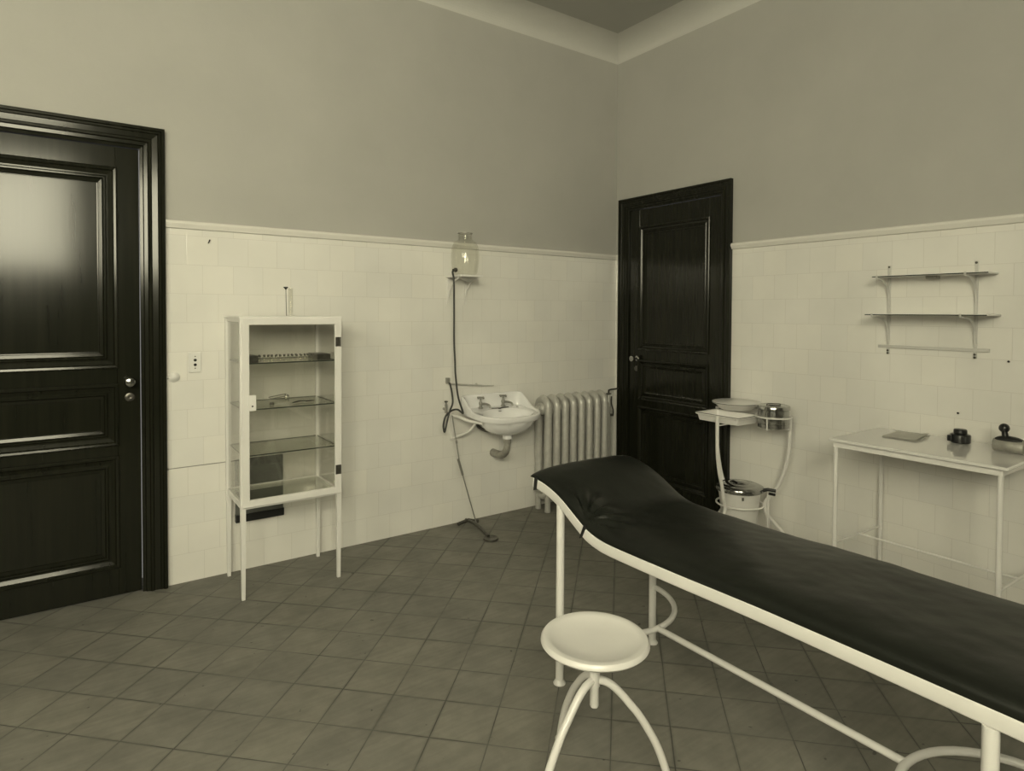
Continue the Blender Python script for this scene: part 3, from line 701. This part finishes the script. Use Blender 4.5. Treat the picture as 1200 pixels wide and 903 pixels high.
bm = B(); tube(bm, [(vx, yc, .83), (vx, yc, .868), (vx+.02, yc-.002, .872), (vx+.105, yc, .875)], .007, 8); lathe(bm, [(0, 0), (.022, 0), (.022, .008), (0, .01)], (vx, yc, .835), 14)
tube(bm, [(vx+.012, yc-.02, .82), (vx+.008, yc-.025, .76), (vx+.028, yc-.025, .70), (vx+.03, yc-.02, .66)], .006, 8, sm=4); lathe(bm, [(0, 0), (.013, 0), (.013, .02), (0, .02)], (vx+.028, yc-.01, .655), 12)
o = obj('valve', bm, M_DARKMETAL, ra); o['label'] = 'dark metal valve'

# ------------------------------------------------------------ wash stand with tray, basin and drum
SCX, SCY = -.245, -1.395
st = thing('basin_stand', (SCX, SCY, 0), 'white bent-tube three-legged stand by the dark door', 'stand')
tops = [(-.485, -1.395), (-.105, -1.650), (-.125, -1.125)]
def leg_pts(tx, ty, foot=.305):
    dx, dy = tx-SCX, ty-SCY; L_ = math.hypot(dx, dy); ux, uy = dx/L_, dy/L_
    prof = [(L_, .855), (L_, .74), (L_*.985, .62), (L_*.90, .50), (L_*.77, .40), (.172, .325), (.150, .275), (.164, .225), (.210, .170), (.260, .115), (.292, .055), (foot, .006)]
    return [(SCX+ux*r, SCY+uy*r, z) for r, z in prof]
for (tx, ty) in tops:
    bm = B(); tube(bm, leg_pts(tx, ty), .011, 12, sm=5); P0 = leg_pts(tx, ty)[-1]
    lathe(bm, [(0, 0.001), (.014, 0.001), (.015, .008), (.011, .014), (0, .014)], (P0[0], P0[1], 0), 12)
    obj('leg', bm, M_ENAMEL, st)
bm = B(); tube(bm, [(SCX+.145*math.cos(2*PI*k/40), SCY+.145*math.sin(2*PI*k/40), .270) for k in range(40)], .006, 8, closed=True); obj('lower_ring', bm, M_ENAMEL, st)
# upper carriers
DX, DY, DR = -.200, -1.597, .097
EX, EY = -.160, -1.300
bm = B()
for P_ in ([(-.485, -1.395, .852), (-.470, -1.395, .797), (-.185, -1.395, .797), (-.045, -1.40, .856)], [(-.125, -1.125, .852), (-.15, -1.165, .857), (-.045, -1.40, .857), (-.105, -1.650, .857)]):
    tube(bm, P_, .0045, 8)
obj('tray_carrier', bm, M_ENAMEL, st)
bm = B(); tube(bm, [(DX+(DR+.008)*math.cos(2*PI*k/36), DY+(DR+.008)*math.sin(2*PI*k/36), .858) for k in range(36)], .0055, 8, closed=True)
for a in (3.35, 5.0, .9):
    px_, py_ = DX+(DR+.008)*math.cos(a), DY+(DR+.008)*math.sin(a)
    tube(bm, [(px_, py_, .858), (px_, py_, .786), (DX+.05*math.cos(a), DY+.05*math.sin(a), .784)], .0045, 8)
tube(bm, [(DX+.05*math.cos(2*PI*k/24), DY+.05*math.sin(2*PI*k/24), .784) for k in range(24)], .004, 6, closed=True)
tube(bm, [(DX+.07, DY-.062, .858), (-.105, -1.650, .852)], .006, 8)
obj('drum_holder', bm, M_ENAMEL, st)
# tray
ty = thing('enamel_tray', (-.315, -1.34, .82), 'shallow rectangular white enamel tray with dark edges on the front of the stand', 'tray')
bm = B()
PT = lambda u, z, d: (u, z, .822+d)
def rr_rect(u0, u1, v0, v1, r, z, n=5):
    o_ = []
    for cx_, cy_, a0 in ((u1-r, v1-r, 0), (u0+r, v1-r, PI/2), (u0+r, v0+r, PI), (u1-r, v0+r, 1.5*PI)):
        for k in range(n+1):
            a = a0 + PI/2*k/n; o_.append(bm.verts.new((cx_+r*math.cos(a), cy_+r*math.sin(a), z)))
    return o_
u0, u1, w0, w1 = -.437, -.200, -1.512, -1.180
rings = [rr_rect(u0+.022, u1-.022, w0+.022, w1-.022, .012, .802), rr_rect(u0+.019, u1-.019, w0+.019, w1-.019, .012, .804), rr_rect(u0+.011, u1-.011, w0+.011, w1-.011, .012, .838), rr_rect(u0, u1, w0, w1, .014, .8445), rr_rect(u0, u1, w0, w1, .014, .8535),
         rr_rect(u0+.012, u1-.012, w0+.012, w1-.012, .012, .849), rr_rect(u0+.020, u1-.020, w0+.020, w1-.020, .012, .808)]
loft(bm, rings, cap=True); obj('tray_body', bm, M_ENAMEL, ty)
bm = B(); ee = rr_rect(u0, u1, w0, w1, .014, .8530); P = [v.co.copy() for v in ee]; bm.free()
bm = B(); tube(bm, P, .0022, 6, closed=True); o = obj('tray_edge', bm, M_RIM, ty); o['label'] = 'dark enamel edge line'
# basin with lid
eb = thing('enamel_dish', (EX, EY, .862), 'round white enamel dish with flat lid behind the rectangular tray', 'dish')
bm = B(); lathe(bm, [(0, 0), (.095, 0), (.105, .004), (.135, .034), (.150, .040), (.152, .043), (.147, .044), (.130, .040), (.10, .010), (0, .008)], (EX, EY, .8625), 44); obj('dish_body', bm, M_ENAMEL, eb)
bm = B(); lathe(bm, [(0, .044), (.148, .0445), (.153, .047), (.153, .050), (.148, .052), (0, .055)], (EX, EY, .8625), 44); obj('dish_lid', bm, M_ENAMEL, eb)
bm = B(); tube(bm, [(EX+.153*math.cos(2*PI*k/44), EY+.153*math.sin(2*PI*k/44), .8625+.0455) for k in range(44)], .0022, 6, closed=True); o = obj('lid_edge', bm, M_RIM, eb); o['label'] = 'dark enamel edge line'
# sterilising drum
dr = thing('sterilising_drum', (DX, DY, .789), 'shiny metal sterilising drum with lid in the ring of the white stand', 'drum')
r = DR-.004
bm = B(); lathe(bm, [(0, 0), (r-.006, 0), (r-.002, .003), (r-.001, .025), (r+.001, .027), (r+.001, .031), (r-.001, .033), (r-.001, .060), (r, .062), (r-.001, .066), (r-.001, .112), (0, .112)], (DX, DY, .7895), 40); obj('drum_body', bm, M_CHROME, dr)
bm = B(); lathe(bm, [(0, .113), (r+.001, .1135), (r+.004, .115), (r+.004, .133), (r+.001, .138), (r-.012, .141), (r-.02, .139), (.03, .143), (0, .144)], (DX, DY, .7895), 40); obj('drum_lid', bm, M_CHROME, dr)
a = 3.9; c_, s_ = math.cos(a), math.sin(a); p = Vector((DX+c_*(r+.004), DY+s_*(r+.004), .7895))
bm = B(); tube(bm, [p+Vector((0, 0, .08)), p+Vector((c_*.004, s_*.004, .10)), p+Vector((c_*.004, s_*.004, .13))], .006, 8); obj('drum_clasp', bm, M_DARKMETAL, dr)
bm = B(); tube(bm, [(DX-.040, DY+.02, .929), (DX-.03, DY+.02, .937), (DX+.03, DY-.02, .937), (DX+.040, DY-.02, .929)], .003, 8, sm=3); obj('drum_handle', bm, M_DARKMETAL, dr)
# bucket
BKX, BKY = -.235, -1.385
bk = thing('waste_bucket', (BKX, BKY, 0), 'white enamel waste bucket with shiny lid between the legs of the stand', 'bucket')
bm = B(); lathe(bm, [(0, .002), (.088, .002), (.093, .008), (.095, .02), (.115, .22), (.130, .338), (.131, .342), (.137, .344), (.137, .350), (.132, .352), (.125, .342), (.105, .21), (.087, .03), (0, .025)], (BKX, BKY, 0), 48); obj('bucket_body', bm, M_ENAMEL, bk)
bm = B(); lathe(bm, [(0, .351), (.143, .351), (.151, .356), (.153, .368), (.149, .379), (.134, .386), (.118, .391), (.110, .389), (.096, .394), (.070, .402), (.062, .399), (.044, .408), (.022, .412), (0, .413)], (BKX, BKY, 0), 56); o = obj('bucket_lid', bm, M_CHROME, bk)
bm = B(); tube(bm, [(BKX+.05, BKY-.140, .372), (BKX+.06, BKY-.165, .382), (BKX+.085, BKY-.205, .378)], .011, 8); tube(bm, [(BKX+.055, BKY-.175, .36), (BKX+.085, BKY-.20, .352)], .009, 8); obj('lid_hinge', bm, M_BLACK, bk)
bm = B(); tube(bm, [(BKX+.065, BKY-.165, .365), (BKX+.065, BKY-.165, .03), (BKX+.02, BKY-.06, .012)], .0085, 8); obj('lid_rod', bm, M_ENAMEL, bk)
bm = B(); tube(bm, [(BKX-.096, BKY-.092, .338), (BKX-.100, BKY-.096, .318)], .006, 8); obj('lug', bm, M_DARKMETAL, bk)

# ------------------------------------------------------------ wall shelf on the right wall
ws = thing('wall_shelf', (0, -2.385, 1.27), 'two-tier pale wall shelf on curved brackets above the right-hand table', 'shelf')
for y in (-2.175, -2.592):
    bm = B(); box(bm, (-.008, y-.008, 1.275), (0, y+.008, 1.775), .002); up = obj('upright', bm, M_SHELFP, ws, smooth=False)
    for z in (1.766, 1.296, 1.281):
        bm = B(); lathe(bm, [(0, 0), (.006, 0), (.006, .003), (0, .004)], (-.0075, y, z), 10, (-1, 0, 0)); obj('screw', bm, M_DARKMETAL, up)
    for z, dep in ((1.703, .150), (1.494, .200)):
        bm = B(); q = [(-.008, y, z-.145), (-.012, y, z-.10), (-.030, y, z-.055), (-.07, y, z-.022), (-dep*.72, y, z-.009), (-dep+.0, y, z-.006)]
        tube(bm, q, [.0075, .0055], 8, sm=6)
        tube(bm, [(-dep+.004, y, z-.006), (-dep-.004, y, z-.004), (-dep-.005, y, z+.010)], .0055, 8)
        obj('bracket', bm, M_SHELFP, ws)
bm = B(); box(bm, (-.150, -2.686, 1.704), (-.010, -2.150, 1.711))
for f in bm.faces: f.material_index = 0
obj('shelf_board', bm, [M_PLATE], ws, smooth=False)
bm = B(); box(bm, (-.200, -2.700, 1.495), (-.010, -2.138, 1.502)); obj('shelf_board', bm, M_PLATE, ws, smooth=False)
for z, d, a, b_ in ((1.7075, .1505, -2.686, -2.150), (1.4985, .2005, -2.700, -2.138)):
    bm = B(); box(bm, (-d-.002, a-.001, z-.0035), (-d+.0025, b_+.001, z+.0015), .0008); o = obj('shelf_edge', bm, M_EDGE, ws, smooth=False); o['label'] = 'dark shelf front edge'
bm = B(); box(bm, (-.010, -2.655, 1.310), (-.001, -2.122, 1.328), .002); o = obj('shelf_reflection_bar', bm, M_SHELFP, ws, smooth=False)  # pale bar standing in for the lower shelf's reflection on the tiles
bm = B(); box(bm, (-.075, -2.440, 1.688), (-.035, -2.385, 1.7045), .002); o = obj('underside_clip', bm, M_PIPE, ws, smooth=False)
bm = B(); tube(bm, [(-3.157, .004, 1.880), (-3.157, -.006, 1.880), (-3.151, -.010, 1.898)], .0035, 8); tag(obj('nail', bm, M_BLACK), 'small bent dark nail in the tiles high up just right of the left door', 'nail')
for i, (y, z) in enumerate(((-2.735, 1.268), (-2.525, .985))):
    bm = B(); tube(bm, [(0, y, z), (-.012, y, z+.002)], [.003, .002], 8); lathe(bm, [(0, 0), (.0055, 0), (.0055, .002), (0, .003)], (-.012, y, z+.002), 10, (-1, 0, 0))
    tag(obj('nail', bm, M_BLACK), ['small dark nail in the tiles below the right end of the wall shelf', 'small dark nail in the tiles above the black inkstand'][i], 'nail')

# ------------------------------------------------------------ side table
TX0, TX1, TY0, TY1, TZ = -.572, -.022, -2.905, -2.140, .855
tt = thing('side_table', ((TX0+TX1)/2, (TY0+TY1)/2, 0), 'white metal table with glossy top and thin legs against the right wall', 'table')
bm = B(); box(bm, (TX0, TY0, TZ-.016), (TX1, TY1, TZ), .006, seg=3); obj('table_top', bm, M_TOP, tt, smooth=False)
bm = B()
a0, a1, b0, b1 = TX0+.016, TX1-.012, TY0+.022, TY1-.018
for q in (((a0, b0), (a0+.016, b1)), ((a1-.016, b0), (a1, b1)), ((a0+.016, b0), (a1-.016, b0+.016)), ((a0+.016, b1-.016), (a1-.016, b1))):
    box(bm, (q[0][0], q[0][1], TZ-.044), (q[1][0], q[1][1], TZ-.0165), .002)
obj('apron', bm, M_ENAMEL, tt, smooth=False)
for x in (a0+.0105, a1-.0105):
    for y in (b0+.0105, b1-.0105):
        bm = B(); tube(bm, [(x, y, TZ-.04), (x, y, 0.001)], .0115, 12); lathe(bm, [(0, .001), (.014, .001), (.014, .010), (0, .010)], (x, y, 0), 12); obj('leg', bm, M_ENAMEL, tt)
xm_ = (a0+a1)/2
for y in (b0+.0105, b1-.0105):
    bm = B(); tube(bm, [(a0+.015, y, .312), (a1-.015, y, .300)], .006, 8); obj('stretcher', bm, M_ENAMEL, tt)
bm = B(); tube(bm, [(xm_, b0+.012, .306), (xm_, b1-.012, .306)], .0065, 8); obj('stretcher', bm, M_ENAMEL, tt)

# things on the table
pp = thing('folded_paper', (-.20, -2.30, TZ), 'folded grey paper lying on the table near its left end', 'paper')
bm = B()
px0, px1, py0, py1 = -.305, -.075, -2.432, -2.275
rot = Matrix.Rotation(.10, 3, 'Z'); cc = Vector(((px0+px1)/2, (py0+py1)/2, 0))
NX, NY = 14, 14; hw_, hl = (px1-px0)/2, (py1-py0)/2
def sheet(bm, z, curl, th=.0012, shrink=1.):
    g0 = []
    for s_ in (0, 1):
        rowl = []
        for i in range(NX+1):
            row = []
            for j in range(NY+1):
                u = -1+2*i/NX; v = -1+2*j/NY
                zz = TZ+z + (th if s_ else 0) + curl*max(0, -v-.2)**2*(.6+.4*u)
                p = rot @ Vector((u*hw_*shrink, v*hl*shrink, 0)) + cc; row.append(bm.verts.new((p.x, p.y, zz)))
            rowl.append(row)
        g0.append(rowl)
    for s_ in (0, 1):
        for i in range(NX):
            for j in range(NY): bm.faces.new((g0[s_][i][j], g0[s_][i+1][j], g0[s_][i+1][j+1], g0[s_][i][j+1]))
    per = [(i, 0) for i in range(NX)] + [(NX, j) for j in range(NY)] + [(i, NY) for i in range(NX, 0, -1)] + [(0, j) for j in range(NY, 0, -1)]
    for k in range(len(per)):
        a, b2 = per[k], per[(k+1) % len(per)]
        bm.faces.new((g0[0][a[0]][a[1]], g0[0][b2[0]][b2[1]], g0[1][b2[0]][b2[1]], g0[1][a[0]][a[1]]))
sheet(bm, .001, 0); obj('lower_leaf', bm, M_PAPER, pp)
bm = B(); sheet(bm, .0055, .018, shrink=.985); obj('upper_leaf', bm, M_PAPER, pp)
IX, IY = -.130, -2.578
ik = thing('inkstand', (IX, IY, TZ), 'black round inkstand with a smaller cap on the table between paper and roller', 'inkstand')
bm = B(); lathe(bm, [(0, 0.001), (.040, .001), (.044, .005), (.045, .038), (.041, .044), (.030, .045), (0, .045)], (IX, IY, TZ), 10); obj('inkstand_body', bm, M_BLACK, ik)
bm = B(); lathe(bm, [(0, .045), (.027, .045), (.029, .050), (.029, .064), (.025, .069), (.012, .071), (0, .071)], (IX, IY, TZ), 24); obj('inkstand_cap', bm, M_BLACK, ik)
for s_ in (-1, 1):
    bm = B(); box(bm, (IX-.052, IY+s_*.030-.010, TZ+.010), (IX-.040, IY+s_*.030+.010, TZ+.040), .003); obj('side_lug', bm, M_BLACK, ik, smooth=False)
RX, RY = -.20, -2.800
ro = thing('desk_roller', (RX, RY, TZ), 'pale drum with dark top and round dark knob at the right end of the table', 'roller')
bm = B(); lathe(bm, [(0, -.060), (.028, -.060), (.031, -.056), (.031, .056), (.028, .060), (0, .060)], (RX, RY, TZ+.032), 28, (.05, 1, 0)); obj('roller_drum', bm, M_PIPE, ro)
bm = B(); rings = []
for k in range(13):
    v = -1+2*k/12; w = .026*math.sqrt(max(0.02, 1-.6*v*v)); h = .018*math.sqrt(max(0.02, 1-v*v*.9))
    rings.append([bm.verts.new((RX+w*math.cos(a*PI/8), RY+v*.052, TZ+.060+max(-.004, h*math.sin(a*PI/8)))) for a in range(16)])
loft(bm, rings); tube(bm, [(RX, RY+.016, TZ+.07), (RX, RY+.020, TZ+.098)], [.014, .012], 12); obj('roller_top', bm, M_BLACK, ro)
bm = B(); sphere(bm, (RX, RY+.021, TZ+.112), .022, 18); obj('knob', bm, M_BLACK, ro)

# ------------------------------------------------------------ examination couch
KX0, KX1 = -2.185, -1.640
ec = thing('examination_couch', ((KX0+KX1)/2, -2.7, 0), 'long white tubular examination couch with raised head and black padded top', 'couch')
RAIL = [(-1.742, .783), (-1.800, .776), (-1.860, .762), (-1.925, .737), (-1.985, .704), (-2.040, .673), (-2.085, .652), (-2.130, .641), (-2.190, .635), (-2.30, .635), (-2.50, .637), (-2.80, .643), (-3.10, .643), (-3.40, .642), (-3.63, .642)]
def flat_sec(w, h):
    o_ = []
    for sx, sy in ((1, 1), (-1, 1), (-1, -1), (1, -1)):
        for k in range(4):
            a = {(1, 1): 0, (-1, 1): PI/2, (-1, -1): PI, (1, -1): 1.5*PI}[(sx, sy)] + PI/2*k/3
            o_.append((sx*(h-.005)+.005*math.cos(a), sy*(w-.005)+.005*math.sin(a)))
    return o_
RS = flat_sec(.012, .0205)
for x in (KX0, KX1):
    bm = B(); tube(bm, [(x, y, z) for y, z in RAIL], 1, sm=5, sec=RS); obj('side_rail', bm, M_ENAMEL, ec)
for y, z in ((RAIL[0][0]-.012, RAIL[0][1]-.003), (RAIL[-1][0]+.012, RAIL[-1][1])):
    bm = B(); tube(bm, [(KX0+.012, y, z), (KX1-.012, y, z)], 1, sec=RS); obj('end_rail', bm, M_ENAMEL, ec)
LY = (-1.912, -3.352)
for x in (KX0, KX1):
    for y, zt in ((LY[0], .728), (LY[1], .622)):
        bm = B(); tube(bm, [(x, y, zt), (x, y, .012)], .0165, 16); obj('leg', bm, M_ENAMEL, ec)
        bm = B(); lathe(bm, [(0, .001), (.024, .001), (.026, .005), (.022, .011), (.0165, .020), (0, .020)], (x, y, 0), 18); obj('foot', bm, M_ENAMEL, ec)
zc = .262; cxk = (KX0+KX1)/2; hwk = (KX1-KX0)/2
for y, sg in ((LY[0], -1), (LY[1], 1)):
    bm = B(); tube(bm, [(cxk+hwk*math.cos(PI*a/24), y+sg*hwk*1.0*math.sin(PI*a/24), zc) for a in range(25)], .0115, 12); obj('arc_stretcher', bm, M_ENAMEL, ec)
bm = B(); tube(bm, [(cxk, LY[0]-hwk, zc), (cxk, LY[1]+hwk, zc)], .0115, 12); obj('long_stretcher', bm, M_ENAMEL, ec)

# padded top
def railz(y):
    P = RAIL
    if y >= P[0][0]: return P[0][1] + (y-P[0][0])*-.0
    for i in range(len(P)-1):
        if P[i][0] >= y >= P[i+1][0]:
            t = (P[i][0]-y)/(P[i][0]-P[i+1][0]); return P[i][1]*(1-t)+P[i+1][1]*t
    return P[-1][1]
def railzs(y): return sum(railz(y+d) for d in (-.04, -.02, 0, .02, .04))/5
NYM, NXM = 300, 80
ya, yb_ = -1.722, -3.66
xa, xb = KX0-.010, KX1+.022
bm = B(); rings = []
for i in range(NYM+1):
    s_ = i/NYM; y = ya+(yb_-ya)*s_
    base = railzs(y)+.0215
    endf = min(1, max(0, s_*(ya-yb_)/.05)); endf = math.sqrt(max(.03, 1-(1-endf)**2))
    end2 = min(1, max(0, (1-s_)*(ya-yb_)/.05)); endf *= math.sqrt(max(.03, 1-(1-end2)**2))
    rg = []
    T_ = (.030 + .010*sstep((-y-2.0)/.2))*endf
    for j in range(NXM+1):
        v = -1+2*j/NXM
        x = (xa+xb)/2 + (xb-xa)/2*math.sin(v*PI/2*.97)/math.sin(PI/2*.97)
        prof = (max(0, 1-abs(v)**3.0))**.5
        z = base + T_*prof + .014*endf*(1-v*v)
        wob = noise.noise(Vector((x*3, y*2.2, 1.7)))*.009 + noise.noise(Vector((x*9, y*7, 4.1)))*.0035
        # gathers around the fastening strap
        dx, dy = x-KX0, y+2.065; rd = math.hypot(dx, dy)
        an = math.atan2(dx, dy)
        wob += .020*abs(math.sin(an*6.5+rd*5))*math.exp(-((rd-.085)/.06)**2)
        wob += .009*abs(math.sin(an*11+2))*math.exp(-((rd-.06)/.045)**2)
        wob += .0010*noise.noise(Vector((x*26, y*20, 9.)))
        z += wob*prof*endf
        if j in (0, NXM): z = base+.002
        rg.append(bm.verts.new((x, y, z)))
    for j in range(NXM-1, 0, -1):
        v = -1+2*j/NXM
        x = (xa+xb)/2 + (xb-xa)/2*math.sin(v*PI/2*.97)/math.sin(PI/2*.97)
        rg.append(bm.verts.new((x, y, base-.001)))
    rings.append(rg)
loft(bm, rings)
pad = obj('padded_top', bm, M_LEATHER, ec); pad['label'] = 'black oilcloth pad'
for y in (-1.765, -2.063):
    z = railzs(y); dz = (railzs(y-.01)-railzs(y+.01))/.02
    ang = math.atan(-dz)
    bm = B(); rot = Matrix.Rotation(-math.atan(dz)*-1, 3, 'X')
    q = [(.016, .024), (-.0145, .030), (-.0155, -.022), (.016, -.022)]
    P = [Vector((KX0, y, z)) + Matrix.Rotation(math.atan(-(dz)), 3, 'X').to_4x4().to_3x3() @ Vector((u, 0, v)) for u, v in q]
    tube(bm, P, 1, closed=True, sec=[(-.0015, -.008), (.0015, -.008), (.0015, .008), (-.0015, .008)])
    obj('strap', bm, M_BLACK, ec, smooth=False)

# ------------------------------------------------------------ stool
SX, SY, SZ = -2.452, -2.404, .478
so = thing('stool', (SX, SY, 0), 'round white metal stool with dished seat in front of the couch', 'stool')
bm = B(); lathe(bm, [(0, -.016), (.05, -.017), (.10, -.016), (.140, -.016), (.156, -.015), (.165, -.012), (.1700, -.006), (.169, .001), (.163, .008), (.150, .0095), (.138, .005), (.115, -.003), (.07, -.009), (0, -.012)], (SX, SY, SZ), 72); obj('seat', bm, M_ENAMEL, so)
bm = B(); lathe(bm, [(0, -.045), (.020, -.045), (.026, -.030), (.034, -.022), (.034, -.015), (0, -.015)], (SX, SY, SZ), 24); o = obj('seat_boss', bm, M_DARKMETAL, so)
bm = B(); lathe(bm, [(0, .262), (.012, .263), (.0145, .269), (.0145, .325), (.0175, .33), (.0175, .372), (.0150, .378), (.0150, .425), (.020, .432), (0, .432)], (SX, SY, 0), 24); obj('spindle', bm, M_ENAMEL, so)
Rv = Vector((.817, -.577, 0)); Fv = Vector((.577, .817, 0))
for ph in (0, 112, 220):
    d_ = Rv*math.cos(math.radians(ph)) + Fv*math.sin(math.radians(ph))
    prof = [(.006, .348), (.020, .347), (.045, .338), (.075, .314), (.112, .272), (.147, .228), (.194, .148), (.224, .07), (.240, .008)]
    bm = B(); tube(bm, [Vector((SX, SY, z))+d_*r for r, z in prof], .0125, 12, sm=6)
    lathe(bm, [(0, .001), (.016, .001), (.017, .008), (.0125, .016), (0, .016)], Vector((SX, SY, 0))+d_*.240, 14)
    obj('leg', bm, M_ENAMEL, so)

# ------------------------------------------------------------ world, camera, view
w = bpy.data.worlds.new('World'); S.world = w; w.use_nodes = True
w.node_tree.nodes['Background'].inputs[0].default_value = (.8, .8, .75, 1); w.node_tree.nodes['Background'].inputs[1].default_value = .3
cam = bpy.data.cameras.new('camera'); co = bpy.data.objects.new('camera', cam); COL.objects.link(co)
cam.sensor_fit = 'HORIZONTAL'; cam.sensor_width = 36; cam.lens = 36*731.354/1200; cam.shift_y = (382.684-451.5)/1200; cam.clip_start = .02
Rr = Vector((.81719322, -.57634449, .00471988)); Uu = Vector((.00925915, .02131559, .99972992)); Ff = Vector((.57628943, .81692881, -.02275542))
M = Matrix(((Rr.x, Uu.x, -Ff.x, -3.78429959), (Rr.y, Uu.y, -Ff.y, -3.83387385), (Rr.z, Uu.z, -Ff.z, 1.5), (0, 0, 0, 1)))
co.matrix_world = M
S.camera = co
S.view_settings.view_transform = 'Standard'
try: S.view_settings.look = 'None'
except Exception: pass
S.view_settings.gamma = 1.0; S.view_settings.use_curve_mapping = False
S.view_settings.exposure = 0.54
S.cycles.max_bounces = 10; S.cycles.diffuse_bounces = 6; S.cycles.transparent_max_bounces = 16
S.cycles.use_denoising = True
